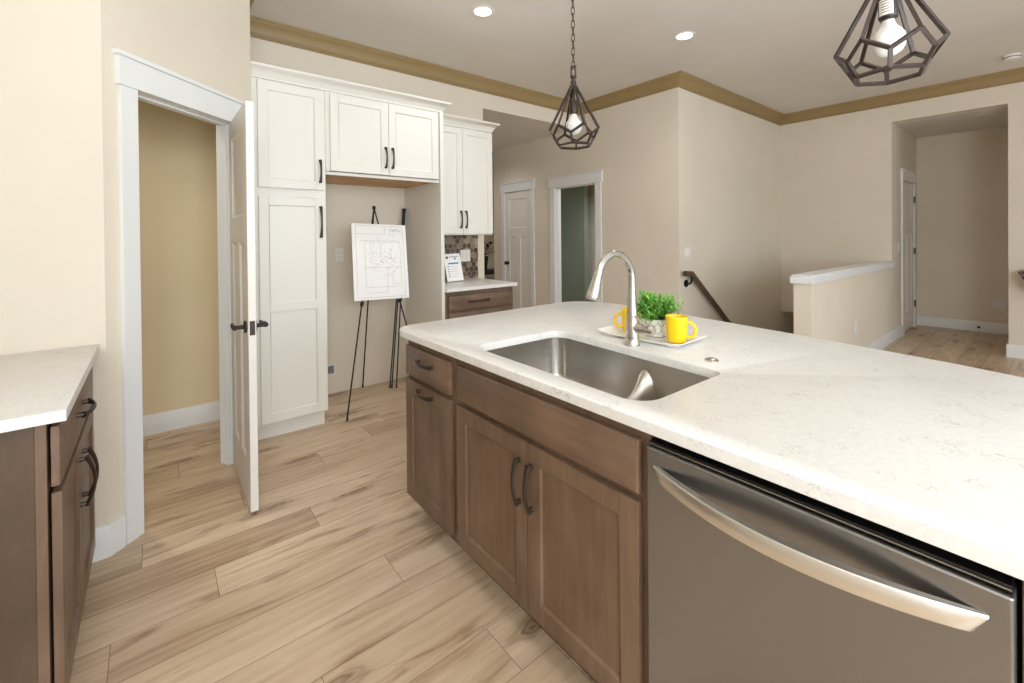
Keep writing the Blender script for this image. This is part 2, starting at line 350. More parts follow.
wall('wall_hall', [((X1, YS, -2.7), (X1 + T_, D2a - .012, CEIL)), ((X1, D2b + .012, 0), (X1 + T_, D1a - .012, CEIL)), ((X1, D1b + .012, 0), (X1 + T_, 5.92, CEIL)),
                   ((X1, D2a - .012, 2.032), (X1 + T_, D2b + .012, CEIL)), ((X1, D1a - .012, 2.06), (X1 + T_, D1b + .012, CEIL))], 'cream wall with the white door and the cased opening')
wall('wall_stair', [((X1 + T_, YS, -2.7), (X2 + 2, YS + T_, CEIL))], 'cream wall above the stairs carrying the handrail')
wall('wall_right', [((X2, YH, .214), (X2 + T_, YS, CEIL)), ((X2, .344, 2.732), (X2 + T_, YH, CEIL)), ((X2, YR, 0), (X2 + T_, .344, CEIL))], 'cream right wall with the tall opening to the small hall')
wall('wall_entry_left', [((X2 + T_, YH, 0), (7.735, YH + T_, 2.83)), ((8.45, YH, 0), (XEND + .1, YH + T_, 2.83)), ((7.735, YH, 2.05), (8.45, YH + T_, 2.83)), ((X2, YH, 0), (X2 + T_ , YH + T_, .214))], 'hall wall with the white door on the right of the picture')
wall('wall_entry_end', [((XEND, .0, 0), (XEND + T_, YH, 2.83))], 'end wall of the small hall on the right')
wall('wall_entry_right', [((X2 + T_, .1, 0), (XEND, .2, 2.83))], 'hidden side wall of the small hall on the right')
wall('wall_stairwell', [((X2 + 1.9, YH + T_, -2.7), (X2 + 2, YS, .3)), ((4.4, YH + .01, -2.7), (X2 + 2, YH + .13, -.12)), ((X2 + T_, YH + T_, .215), (X2 + 2, YS, .3))], 'lower walls of the stairwell in shade')
wall('wall_far_room', [((2.5, 7.2, 0), (9, 7.3, 2.9)), ((2.5, YB + T_, 0), (2.6, 7.2, 2.9)), ((6.6, YS + T_, 0), (6.7, 7.2, 2.9))], 'walls of the space at the far end of the passage')
wall('wall_bath', [((5.9, 5.283, 0), (6.0, 7.2, 2.65))], 'green-grey painted wall seen through the cased opening', 'blue')
wall('wall_bath_side', [((6.25, YS + T_, 0), (6.35, 5.8, 2.65))], 'beige wall beside the green-grey wall past the cased opening')
wall('wall_rear', [((XL, YR - T_, 0), (-1.0 + .0, YR, CEIL)), ((-.83, YR - T_, 0), (X2, YR, .35)), ((-.83, YR - T_, 2.75), (X2, YR, CEIL)), ((3.6, YR - T_, .35), (4.4, YR, 2.75)), ((6.8, YR - T_, .35), (X2, YR, 2.75))], 'rear wall behind the viewer with the kitchen windows')

# half wall beside stairs
HX = 4.285
hw = wall('wall_half', [((HX, YH, 0), (X2, YH + .132, .925))], 'low half wall beside the stairwell')
cap = MB().box((HX - .022, YH - .022, .925), (X2 - .001, YH + .154, .985)); cap.box((HX - .012, YH - .012, .985), (X2 - .001, YH + .144, 1.0))
struct('trim_half_wall_cap', cap, M['trim'], 'white wooden cap on the half wall', 'cap', .004)

# mouldings ------------------------------------------------------------
def sweep(mb, path, prof):            # room on the right hand side of the path
    P = [Vector(p) for p in path]; rings = []
    for i, p in enumerate(P):
        ns = []
        for a, b in ((i - 1, i), (i, i + 1)):
            if a >= 0 and b < len(P):
                d = (P[b] - P[a]).normalized(); ns.append(Vector((d.y, -d.x)))
        m = ns[0] if len(ns) == 1 else (ns[0] + ns[1]) / (1 + ns[0].dot(ns[1]))
        rings.append([(p.x + m.x * o, p.y + m.y * o, z) for o, z in prof])
    mb.loft(rings, True, True)
    return mb
Z = CEIL
crown_prof = [(0, Z - .133), (.010, Z - .133), (.010, Z - .118), (.016, Z - .116), (.019, Z - .107), (.024, Z - .105), (.030, Z - .083), (.042, Z - .058), (.058, Z - .038), (.074, Z - .028), (.076, Z - .02), (.088, Z - .012), (.09, Z), (0, Z)]
room_path = [(XL, YR), (XL, YS), (A.x, A.y), (B.x, B.y), (XE, YB), (X1, YB), (X1, YS), (X2, YS), (X2, YR)]
struct('trim_crown', sweep(MB(), room_path, crown_prof), M['crown'], 'tan crown moulding running round the main ceiling', 'moulding')
bprof = [(0, 0), (.015, 0), (.015, .128), (.011, .136), (0, .136)]
def base(name, path, label): struct(name, sweep(MB(), path, bprof), M['trim'], label, 'baseboard')
def dpt(s, t=0): v = A + Vector((SQ, SQ)) * s + Vector((-SQ, SQ)) * t; return (v.x, v.y)
base('baseboard_left', [(-.26, A.y), (A.x, A.y), dpt(.062)], 'white baseboard turning the corner beside the left cabinet')
base('baseboard_pantry', [(-1.0, YB), (XE - .11, YB)], 'white baseboard inside the pantry')
base('baseboard_hall', [(X1, 5.92), (X1, 5.72)], 'baseboard left of the far white door')
base('baseboard_hall_middle', [(X1, 4.9), (X1, 4.46)], 'baseboard between the far door and the cased opening')
base('baseboard_stair_corner', [(X1, 3.63), (X1, YS), (4.5, YS)], 'baseboard at the corner before the stairs')
base('baseboard_half_wall', [(HX, YH + .13), (HX, YH), ][::1] if False else [(7.64, YH), (HX, YH)][::-1], 'white baseboard along the half wall')
base('baseboard_entry_end', [(XEND, YH), (XEND, .2)], 'white baseboard on the end wall of the small hall')
base('baseboard_right', [(X2 + T_, .344), (X2, .344), (X2, YR)], 'white baseboard on the right wall')

# casings ---------------------------------------------------------------
def casing(name, T, a, b, z, label, w=.09, hh=.148, over=.018, th=.018, depth=.11, left=True, right=True):
    # local: u along wall, v up, w out of wall (0 = wall face)
    m = mbT(T)
    if left: m.box((a - w, 0, 0), (a + .006, z, th))
    if right: m.box((b - .006, 0, 0), (b + w, z, th))
    m.box((a - w - over, z, 0), (b + w + over, z + hh - .02, th + .006))
    m.box((a - w - over - .012, z + hh - .02, 0), (b + w + over + .012, z + hh, th + .018))
    # jamb lining
    m.box((a - .02, 0, -depth), (a, z, .0)); m.box((b, 0, -depth), (b + .02, z, .0)); m.box((a - .02, z - .0, -depth), (b + .02, z + .02, .0))
    # stops
    m.box((a, 0, -.075), (a + .011, z, -.04)); m.box((b - .011, 0, -.075), (b, z, -.04)); m.box((a, z - .011, -.075), (b, z, -.04))
    return struct(name, m, M['trim'], label, 'door casing', .002)
TDo = frame((A.x, A.y, 0), (SQ, SQ, 0), (SQ, -SQ, 0))
casing('trim_pantry_casing', TDo, S0, S1, OPZ, 'white casing with wide header round the pantry doorway', w=.076, over=.012)
TX1 = frame((X1, 0, 0), (0, -1, 0), (-1, 0, 0))
casing('trim_far_door_casing', TX1, -D1b, -D1a, 2.05, 'white casing round the far passage door', w=.075, depth=.12)
casing('trim_opening_casing', TX1, -D2b, -D2a, 2.025, 'white casing round the opening to the green-grey room', depth=.12)
TYH = frame((0, YH, 0), (1, 0, 0), (0, -1, 0))
casing('trim_entry_door_casing', TYH, 7.745, 8.44, 2.045, 'white casing round the right hall door', w=.085, depth=.12)

# three panel doors --------------------------------------------------------
def door_leaf(m, u0, u1, v0, v1, w0, w1):
    st = .1; mid = (u0 + u1) / 2; rec = .009
    zs = (v0 + .23, v0 + (v1 - v0) * .655, v0 + (v1 - v0) * .725, v1 - .11)
    m.box((u0, v0, w0), (u0 + st, v1, w1)); m.box((u1 - st, v0, w0), (u1, v1, w1))
    m.box((u0 + st, v0, w0), (u1 - st, zs[0], w1)); m.box((u0 + st, zs[1], w0), (u1 - st, zs[2], w1)); m.box((u0 + st, zs[3], w0), (u1 - st, v1, w1))
    m.box((mid - .05, zs[0], w0), (mid + .05, zs[1], w1))
    m.box((u0 + st, zs[0], w0 + rec), (mid - .05, zs[1], w1 - rec)); m.box((mid + .05, zs[0], w0 + rec), (u1 - st, zs[1], w1 - rec)); m.box((u0 + st, zs[2], w0 + rec), (u1 - st, zs[3], w1 - rec))
    # sloped sticking round each panel, both faces
    for (a, b, c, d) in ((u0 + st, mid - .05, zs[0], zs[1]), (mid + .05, u1 - st, zs[0], zs[1]), (u0 + st, u1 - st, zs[2], zs[3])):
        for wf, wr in ((w1 - .001, w1 - rec), (w0 + .001, w0 + rec)):
            s = .014
            o_ = [(a, c), (b, c), (b, d), (a, d)]; i_ = [(a + s, c + s), (b - s, c + s), (b - s, d - s), (a + s, d - s)]
            ov = [m.v((x, y, wf)) for x, y in o_]; iv = [m.v((x, y, wr)) for x, y in i_]
            for k in range(4): m.face([ov[k], ov[(k + 1) % 4], iv[(k + 1) % 4], iv[k]])
def lever(parent, T, u, v, w, dirn, name='lever_handle'):
    m = mbT(T); s = 1 if w >= 0 else -1
    m.tube([(u, v, w), (u, v, w + s * .009)], .03, 24); m.tube([(u, v, w + s * .009), (u, v, w + s * .045)], .0105, 14)
    m.tube([(u - dirn * .012, v, w + s * .05), (u + dirn * .03, v + .001, w + s * .052), (u + dirn * .085, v - .002, w + s * .05), (u + dirn * .115, v - .001, w + s * .046)], [.0125, .0115, .009, .0085], 12)
    return m.build(name, M['black'], parent, .001)
def hinges(parent, T, u, zs, w, name='hinge', wd=.022):
    for z in zs:
        m = mbT(T); m.box((u - wd, z - .045, w), (u + wd, z + .045, w + .003)); m.tube([(u, z - .047, w + .006), (u, z + .047, w + .006)], .007, 10); m.build(name, M['bronze'], parent)
# pantry leaf, standing open 45 degrees: runs along -Y from the hinge
hv = dpt(S1 - .004); HXp, HYp = hv[0] + .016, hv[1]
Tleaf = frame((HXp, HYp, .01), (0, 1, 0), (1, 0, 0))
d1 = thing('door_1', 'white three panel pantry door standing open on the left', 'door', (HXp - .018, HYp - .3, .01), kind='structure')
m = mbT(Tleaf); door_leaf(m, -.612, -.004, 0, 2.02, -.035, 0); m.build('door_panel', M['door'], d1, .002)
lever(d1, Tleaf, -.548, .905, -.035, 1); lever(d1, Tleaf, -.548, .905, 0, 1)
m = mbT(Tleaf); m.box((-.6135, .87, -.029), (-.611, .94, -.006)); m.box((-.622, .895, -.024), (-.6115, .917, -.011)); m.build('latch', M['bronze'], d1, .001)
hinges(d1, frame((HXp, HYp, .01), (0, 1, 0), (1, 0, 0)), -.002, (.25, 1.02, 1.8), -.0)
# far passage door (closed)
d2 = thing('door_2', 'white three panel door at the far end of the passage', 'door', (X1 - .02, 5.3, .01), kind='structure')
m = mbT(TX1); door_leaf(m, -D1b + .004, -D1a - .004, .012, 2.045, -.038, -.002); m.build('door_panel', M['door'], d2, .002)
m = mbT(TX1); kx = -D1b + .07
m.tube([(kx, .93, -.002), (kx, .93, .008)], .03, 20); m.tube([(kx, .93, .008), (kx, .93, .03)], .011, 12); m.tube([(kx, .93, .028), (kx, .93, .04), (kx, .93, .055), (kx, .93, .062)], [.016, .027, .027, .014], 18); m.build('door_knob', M['bronze'], d2)
hinges(d2, TX1, -D1a - .002, (.33, 1.08, 1.82), .0)
# right hall door
d3 = thing('door_3', 'white three panel door in the small hall at right', 'door', (8.1, YH + .02, .01), kind='structure')
m = mbT(TYH); door_leaf(m, 7.749, 8.436, .012, 2.04, -.038, -.002); m.build('door_panel', M['door'], d3, .002)
lever(d3, TYH, 7.81, .93, -.002, 1)
hinges(d3, TYH, 8.438, (.34, 1.09, 1.82), .012, wd=.03)
# closet door inside the green-grey room
d4 = thing('door_4', 'beige closet door in the shade past the cased opening', 'door', (6.22, 5.3, .01), kind='structure')
m = mbT(frame((6.248, 0, 0), (0, -1, 0), (-1, 0, 0))); door_leaf(m, -5.7, -4.98, .012, 2.08, .002, .036); m.build('door_panel', M['door'], d4, .002)

# stairs ------------------------------------------------------------------
st = MB(); x = 4.52; z = 0
for i in range(13):
    st.box((x, YH + .135, z - .19 - .25), (x + .265, YS - .002, z - .19)); x += .26; z -= .19
struct('stairs', st, M['carpet'], 'stairs going down behind the half wall', 'stairs', .006)

# ------------------------------------------------------------------ cabinet parts
def shaker(m, u0, u1, v0, v1, w0, th=.02, st=.058, rec=.009):
    w1 = w0 + th
    m.box((u0, v0, w0), (u0 + st, v1, w1)); m.box((u1 - st, v0, w0), (u1, v1, w1))
    m.box((u0 + st, v0, w0), (u1 - st, v0 + st, w1)); m.box((u0 + st, v1 - st, w0), (u1 - st, v1, w1))
    m.box((u0 + st, v0 + st, w0), (u1 - st, v1 - st, w1 - rec))
    a, b, c, d = u0 + st, u1 - st, v0 + st, v1 - st; s = .006
    ov = [m.v(p) for p in ((a, c, w1 - .001), (b, c, w1 - .001), (b, d, w1 - .001), (a, d, w1 - .001))]; iv = [m.v(p) for p in ((a + s, c + s, w1 - rec), (b - s, c + s, w1 - rec), (b - s, d - s, w1 - rec), (a + s, d - s, w1 - rec))]
    for k in range(4): m.face([ov[k], ov[(k + 1) % 4], iv[(k + 1) % 4], iv[k]])
def slabfront(m, u0, u1, v0, v1, w0, th=.02):
    c = .006
    m.loft([[(u0, v0, w0), (u1, v0, w0), (u1, v1, w0), (u0, v1, w0)], [(u0, v0, w0 + th - .004), (u1, v0, w0 + th - .004), (u1, v1, w0 + th - .004), (u0, v1, w0 + th - .004)], [(u0 + c, v0 + c, w0 + th), (u1 - c, v0 + c, w0 + th), (u1 - c, v1 - c, w0 + th), (u0 + c, v1 - c, w0 + th)]])
def pull(parent, T, u, v, w, L, vertical, name='bar_pull', proj=.032):
    m = mbT(T); pts = []; rr = []
    n = 14
    for i in range(n + 1):
        t = i / n; a = (t - .5) * L
        h = proj * (1 - (2 * t - 1) ** 4 * .55) if 0 < i < n else proj * .4
        h = proj * (.36 + .64 * math.sin(math.pi * min(max(t, .02), .98)) ** .75)
        pts.append((u, v + a, w + h) if vertical else (u + a, v, w + h)); rr.append(.0045 + .0028 * abs(2 * t - 1) ** 2)
    m.tube(pts, rr, 10, flat=1.5, side=(1, 0, 0) if vertical else (0, 1, 0))
    for a in (-L / 2 + .006, L / 2 - .006):
        q = (u, v + a) if vertical else (u + a, v)
        m.tube([(q[0], q[1], w - .001), (q[0], q[1], w + .004), (q[0], q[1], w + proj * .5)], [.0095, .008, .0065], 12)
    return m.build(name, M['bronze'], parent)

# ------------------------------------------------------------------ island
XF = .932                                  # front plane of doors
XC = XF + .021                             # face frame plane
XB = 1.555
TI = frame((XC, 0, 0), (0, -1, 0), (-1, 0, 0))        # u = -Y, w = toward camera side
def carcass(m, y0, y1, z0=.115, z1=.883, toe=True, x0=XC, x1=XB):
    m.box((x0, y0, z0), (x1, y1, z1))
    if toe: m.box((x0 + .075, y0, 0), (x1, y1, z0))
def isl_body(c, y0, y1, opening_top=None):
    m = MB(); carcass(m, y0, y1); return m.build('cabinet_body', M['brown'], c, .0015)
def front_reveal(c, y0, y1, zs):
    m = MB()
    for a, b in zs: m.box((XC - .0015, y0, a), (XC + .001, y1, b))
    return m.build('shadow_gap', M['brown'], c)
# waste pull-out cabinet
c1 = thing('pullout_cabinet', 'narrow brown island cabinet with one drawer above a pull-out door, at the far end', 'cabinet', (1.25, 1.77, 0))
m = MB(); carcass(m, 1.547, 1.988); m.build('cabinet_body', M['brown'], c1, .0015)
m = mbT(TI); slabfront(m, -1.976, -1.572, .705, .842, 0.001); dr = m.build('drawer_front', M['brownh'], c1, .001)
pull(dr, TI, -1.775, .79, .021, .135, False)
m = mbT(TI); shaker(m, -1.976, -1.572, .13, .685, 0.001); dd = m.build('pullout_door', M['brown'], c1, .001)
pull(dd, TI, -1.775, .655, .021, .135, False)
# sink base
c2 = thing('sink_cabinet', 'wide brown island sink cabinet with false drawer front and two doors', 'cabinet', (1.25, 1.1, 0))
m = MB(); y0, y1 = .64, 1.544
for lo, hi in (((XC, y0, .115), (XC + .02, y1, .878)), ((XC, y0, .115), (XB, y0 + .018, .878)), ((XC, y1 - .018, .115), (XB, y1, .878)), ((XB - .012, y0, .115), (XB, y1, .878)), ((XC, y0, .115), (XB, y1, .135)), ((XC + .075, y0, 0), (XC + .09, y1, .115)), ((XC + .075, y0, 0), (XB, y0 + .018, .115)), ((XC + .075, y1 - .018, 0), (XB, y1, .115))): m.box(lo, hi)
m.build('cabinet_body', M['brown'], c2, .0015)
m = mbT(TI); slabfront(m, -1.519, -.665, .705, .842, 0.001); m.build('drawer_front', M['brownh'], c2, .001)
for k, (a, b) in enumerate(((-1.519, -1.094), (-1.09, -.665))):
    m = mbT(TI); shaker(m, a, b, .13, .685, 0.001); d = m.build('cabinet_door', M['brown'], c2, .001)
    pull(d, TI, (b - .035) if k == 0 else (a + .022), .548, .021, .15, True)
# dishwasher
c3 = thing('dishwasher', 'stainless steel dishwasher with curved bar handle under the island counter', 'dishwasher', (1.25, .34, 0))
dy0, dy1 = .038, .6365
m = MB(); m.box((XC + .03, dy0, .1), (XB, dy1, .875)); m.box((XC + .09, dy0, 0), (XB, dy1, .1)); m.build('tub_body', M['gasket'], c3)
m = MB(); m.box((XF - .006, dy0 + .001, .115), (XC + .03, dy1 - .001, .842)); m.build('door_panel', M['steel'], c3, .005, 3)
m = MB(); m.box((XF + .004, dy0 + .004, .8425), (XC + .03, dy1 - .004, .853)); m.build('control_strip', M['blackplastic'], c3, .001)
m = MB(); m.box((XF + .002, dy0 + .004, .8465), (XF + .004, dy1 - .004, .8485)); m.build('trim_line', M['chrome'], c3)
m = MB(); m.box((XC + .06, dy0, .02), (XC + .075, dy1, .112)); m.build('kick_plate', M['blackplastic'], c3)
m = MB(); rings = []; n = 36; ha, hb = .064, .614
for i in range(n + 1):
    t = i / n; y = hb + (ha - hb) * t; q = 1 - (2 * t - 1) ** 2
    dpth = .004 + .062 * q; xo = XF - .006 - dpth; th = .006 + .012 * q ** .5
    zt, zb = .803 - .001 * q, .771 + .002 * (1 - q) - .003 * q; e_ = max(0, abs(2 * t - 1) - .93) / .07
    sg = (y - (ha + hb) / 2 > 0) * 2 - 1; yb = y - sg * .014 * e_
    rings.append([(xo + .001, yb, zb), (xo, yb, zb + .003), (xo, y, zt - .003), (xo + .002, y, zt), (xo + th, y, zt + .001), (xo + th + .001, yb, zb + .001)])
m.loft(rings); m.build('door_handle', M['steelh'], c3)
# end cabinet right of the dishwasher (only its edge in view)
c4 = thing('end_cabinet', 'brown island cabinet edge at the right of the dishwasher', 'cabinet', (1.25, -.2, 0))
m = MB(); carcass(m, -.44, .0335); m.build('cabinet_body', M['brown'], c4, .0015)
m = mbT(TI); shaker(m, .03, .43, .13, .842, .001); m.build('cabinet_door', M['brown'], c4, .001)
# finished back panel of the island
bp = MB().box((XB + .003, -.44, 0), (XB + .36, 1.988, .883))
tag(bp.build('island_back_panel', M['brown'], None, .002), 'brown panelled back of the island under the overhang', 'panel')

# worktop with sink cut-out
def arc(c, r, a0, a1, n=8): return [(c[0] + r * math.cos(R(a0 + (a1 - a0) * i / n)), c[1] + r * math.sin(R(a0 + (a1 - a0) * i / n))) for i in range(n + 1)]
XS = .905
outer = [(XS, -.5)]
outer += arc((XS + .115, 1.955), .115, 180, 90, 10)
outer += [(1.4, 2.073), (1.7, 2.081), (1.9, 2.087)]
outer += [(2.06, 2.085), (2.13, 2.078), (2.19, 2.055), (2.24, 2.01), (2.275, 1.95), (2.297, 1.87), (2.305, 1.78), (2.302, 1.66), (2.288, 1.47), (2.25, 1.2), (2.182, .74), (2.13, .48), (2.08, .22), (2.03, .06), (1.9, -.5)]
def rrect(x0, x1, y0, y1, r, n=8):
    return arc((x1 - r, y1 - r), r, 0, 90, n) + arc((x0 + r, y1 - r), r, 90, 180, n) + arc((x0 + r, y0 + r), r, 180, 270, n) + arc((x1 - r, y0 + r), r, 270, 360, n)
def hole_shape(d=0, r=.085):
    # four corners, slightly tapering toward the dishwasher side
    pts = []
    n = 8
    for px, py, sx, sy, k, a in ((1.47, 1.486, 1, 1, .8, 0), (.992, 1.49, -1, 1, .95, 90), (.984, .68, -1, -1, .9, 180), (1.412, .677, 1, -1, .45, 270)):
        q = r * k; pts += arc((px + sx * (d - q), py + sy * (d - q)), q, a, a + 90, n)
    return pts
def slab_mesh(outer, hole, z0, z1, ch=.003):
    m = MB(); bm = m.bm
    def off(poly, d):
        res = []; n = len(poly); ar = sum(poly[i][0] * poly[(i + 1) % n][1] - poly[(i + 1) % n][0] * poly[i][1] for i in range(n)); sg = 1 if ar > 0 else -1
        for i in range(n):
            p, q, r = Vector(poly[i - 1]), Vector(poly[i]), Vector(poly[(i + 1) % n])
            d1_, d2_ = (q - p).normalized(), (r - q).normalized(); n1, n2 = Vector((-d1_.y, d1_.x)) * sg, Vector((-d2_.y, d2_.x)) * sg
            mm = (n1 + n2) / (1 + n1.dot(n2)); res.append((q + mm * d)[:])
        return res
    loops_top = []
    for poly, sgn in ((outer, 1), (hole, -1)):
        if not poly: continue
        rings = [[(x, y, z0) for x, y in poly], [(x, y, z1 - ch) for x, y in poly], [(x, y, z1 - ch * .3) for x, y in off(poly, sgn * ch * .3)], [(x, y, z1) for x, y in off(poly, sgn * ch)]]
        RR = [[m.v(p) for p in r] for r in rings]
        for a, b in zip(RR, RR[1:]):
            for i in range(len(a)): m.face([a[i], a[(i + 1) % len(a)], b[(i + 1) % len(a)], b[i]])
        loops_top.append(RR)
    for lev in (0, -1):
        es = []
        for RR in loops_top:
            r = RR[lev]
            for i in range(len(r)):
                e = bm.edges.get((r[i], r[(i + 1) % len(r)])) or bm.edges.new((r[i], r[(i + 1) % len(r)])); es.append(e)
        bmesh.ops.triangle_fill(bm, edges=es, use_beauty=True)
    return m
wt = slab_mesh(outer, hole_shape(), .884, .914).build('island_worktop', M['quartz'], None, 0, ang=50)
tag(wt, 'white quartz island worktop with sink cut-out and rounded corners', 'countertop')

# sink
sk = thing('kitchen_sink', 'undermount stainless steel double sink with low divider in the island', 'sink', (1.22, 1.08, .66))
m = MB(); n_ = len(hole_shape()); rings = []
for d, r, z in ((.03, .1, .8815), (.004, .088, .8815), (.004, .088, .87), (-.002, .088, .72), (-.012, .088, .685), (-.03, .085, .668), (-.06, .07, .662)): rings.append([(x, y, z) for x, y in hole_shape(d, r)])
RR = [[m.v(p) for p in q] for q in rings]
for a, b in zip(RR, RR[1:]):
    for i in range(n_): m.face([a[i], a[(i + 1) % n_], b[(i + 1) % n_], b[i]])
m.face(RR[-1])
bowl = m.build('sink_bowl', M['sink'], sk, ang=60)
so = bowl.modifiers.new('solid', 'SOLIDIFY'); so.thickness = .0016; so.offset = 1
m = MB(); rings = []; yc = .985
for i in range(41):
    t = i / 40; x = .992 + (1.432 - .992) * t; e = abs(2 * t - 1); h = .1 + .085 * e ** 4; hwid = .032 + .03 * e ** 3
    prof = []
    for k in range(15):
        s = -1 + 2 * k / 14; prof.append((x, yc + s * hwid, .662 + h * max(0, math.cos(s * math.pi / 2)) ** (.62 + .2 * (1 - e))))
    rings.append(prof)
m.loft(rings, False, False); m.build('divider', M['sink'], sk, ang=80)
for yy, rr_ in ((1.25, .045), (.83, .04)):
    m = MB(); m.lathe([(rr_, .001), (rr_, .004), (rr_ * .85, .005), (rr_ * .75, .0015), (.002, .001)], (1.2, yy, .662), 28); m.build('drain', M['nickel'], sk)

# faucet
fx, fy = 1.485, 1.08
fc = thing('kitchen_faucet', 'tall brushed nickel gooseneck faucet behind the sink', 'faucet', (fx, fy, .914))
m = MB(); m.lathe([(.031, .0), (.031, .004), (.0285, .007), (.0275, .03), (.0245, .08), (.0205, .13), (.0172, .18), (.0158, .215), (.0155, .24)], (fx, fy, .914), 32); m.build('faucet_body', M['nickel'], fc)
m = MB(); Rg = .105; zc_ = 1.178; pts = [(fx, fy, 1.15)]
for i in range(25):
    a = R(0 + 158 * i / 24); pts.append((fx - Rg + Rg * math.cos(a), fy, zc_ + Rg * math.sin(a)))
m.tube(pts, .0142, 18); m.build('gooseneck', M['nickel'], fc)
e = Vector(pts[-1]); dr_ = Vector((-math.sin(R(158)), 0, math.cos(R(158)))).normalized()
m = MB(); m.tube([e - dr_ * .004, e + dr_ * .004], .0165, 18); m.tube([e + dr_ * .004, e + dr_ * .02, e + dr_ * .08, e + dr_ * .1], [.0165, .017, .0242, .0248], 20); m.tube([e + dr_ * .1, e + dr_ * .103], [.021, .02], 20)
hd = m.build('spray_head', M['nickel'], fc)
m = MB(); pb = e + dr_ * .045; nb = Vector((dr_.z, 0, -dr_.x)); nb = nb if nb.x > 0 else -nb
m.tube([pb + nb * .016 - dr_ * .02, pb + nb * .0195 + dr_ * .02], .006, 10); m.build('spray_button', M['blackplastic'], hd)
m = MB(); hz = .986; m.tube([(fx, fy - .01, hz), (fx, fy - .06, hz)], .0185, 20); m.tube([(fx, fy - .06, hz), (fx, fy - .0625, hz)], .017, 20); m.tube([(fx, fy - .0625, hz), (fx, fy - .095, hz), (fx, fy - .1, hz)], [.0195, .0195, .0165], 20); hb_ = m.build('handle_hub', M['nickel'], fc)
m = MB(); m.tube([(fx - .008, fy - .077, hz + .012), (fx - .04, fy - .075, hz + .036), (fx - .085, fy - .074, hz + .062)], [.008, .0068, .006], 10, flat=.8); m.build('lever', M['nickel'], hb_)
m = MB().lathe([(.023, 0), (.023, .004), (.02, .0065), (.0135, .007), (.013, .0095), (.0005, .01)], (1.505, .765, .914), 28)
tag(m.build('air_switch_button', M['nickel']), 'round metal button set in the worktop right of the faucet', 'button')

# tray, mugs, plant
tr = MB()
def trayring(k, z): return [(x, y, z) for x, y in k]
TT = Matrix.Translation((1.64, 1.105, 0)) @ Matrix.Rotation(R(3), 4, 'Z'); tr.T = TT
L_, Wd = .2, .106
def rr4(l, w, lift, z): # boat-like: long ends lifted
    pts = []
    n = 12
    for i in range(n): pts.append((w, -l + 2 * l * i / n))
    for i in range(4): pts.append((w - 2 * w * i / 4, l))
    for i in range(n): pts.append((-w, l - 2 * l * i / n))
    for i in range(4): pts.append((-w + 2 * w * i / 4, -l))
    return [(x, y, z + lift * (abs(y) / l) ** 4) for x, y in pts]
tr.loft([rr4(L_ * .82, Wd * .8, 0, .9145), rr4(L_, Wd, .010, .928), rr4(L_ * .985, Wd * .97, .010, .930), rr4(L_ * .83, Wd * .8, 0, .920)])
tag(tr.build('serving_tray', M['white'], None, .001), 'white rectangular ceramic tray on the island beside the faucet', 'tray')
def mug(x, y, ang, label):
    o = thing('mug', label, 'mug', (x, y, .9205), R(ang), group='yellow mugs on the white tray')
    m = MB(); m.T = FR[o.name].inverted()
    m.lathe([(.028, 0), (.034, .002), (.038, .012), (.0415, .05), (.043, .1), (.0435, .103), (.0425, .105), (.041, .103), (.0395, .06), (.036, .014), (.0005, .009)], (0, 0, 0), 36, True, True); b = m.build('mug_body', M['yellow'], o)
    m = MB(); m.T = FR[o.name].inverted(); pts = []
    for i in range(15):
        a = R(-78 + 156 * i / 14); pts.append((.038 + .034 * math.cos(a) ** .8, 0, .052 + .031 * math.sin(a)))
    pts[0] = (.037, 0, .024); pts[-1] = (.039, 0, .083)
    m.tube(pts, .0066, 10, flat=1.5, side=(0, 1, 0)); m.build('mug_handle', M['yellow'], o)
    m = MB(); m.T = FR[o.name].inverted() @ Matrix.Rotation(R(-88), 4, 'Z'); m.lathe([(.0376, .014), (.0398, .062)], (0, 0, 0), 36, False, False) if False else None
    for k, (w, z) in enumerate(((.35, .058), (.5, .051), (.55, .044), (.4, .037))):
        pr = []
        for i in range(9):
            a = -w * .6 + w * 1.2 * i / 8; rr_ = .0418 + (z - .05) * .03
            pr.append((rr_ * math.cos(a), rr_ * math.sin(a), z + .0012 * math.sin(i * 2.4 + k)))
        m.tube(pr, .0006, 5)
    m.build('lettering', M['yellowline'], b); return o
mug(1.642, .98, -62, 'yellow mug at the right end of the tray, handle to the right')
mug(1.66, 1.212, 128, 'yellow mug behind the faucet at the left end of the tray')
pp = thing('potted_plant', 'small bushy green plant in a patterned white pot on the tray', 'plant', (1.682, 1.098, .9205))
px_, py_ = 1.682, 1.098
m = MB(); m.lathe([(.036, 0), (.039, .002), (.044, .035), (.0485, .075), (.0478, .076), (.0455, .073), (.042, .066)], (px_, py_, .9205), 36, True, False); pot = m.build('pot', M['white'], pp)
m = MB()
for row in range(3):
    for k in range(9):
        a0 = 2 * math.pi * (k + .5 * (row % 2)) / 9; zc2 = .006 + row * .0315
        pts = []
        for i in range(16):
            b = 2 * math.pi * i / 16; zz = min(max(zc2 + .0205 * math.sin(b), .001), .0745); rad = .0388 + (zz) * .13 + .0004
            aa = a0 + .31 * math.cos(b) * (1 - .1 * math.sin(b)); pts.append((px_ + rad * math.cos(aa), py_ + rad * math.sin(aa), .9205 + zz))
        m.tube(pts, .0006, 4, loop=True)
m.build('leaf_pattern', M['slot'], pot)
m = MB(); m.lathe([(.044, 0), (.03, .004), (.001, .006)], (px_, py_, .9205 + .064), 20, False, True); m.build('soil', M['soil'], pp)
m = MB()
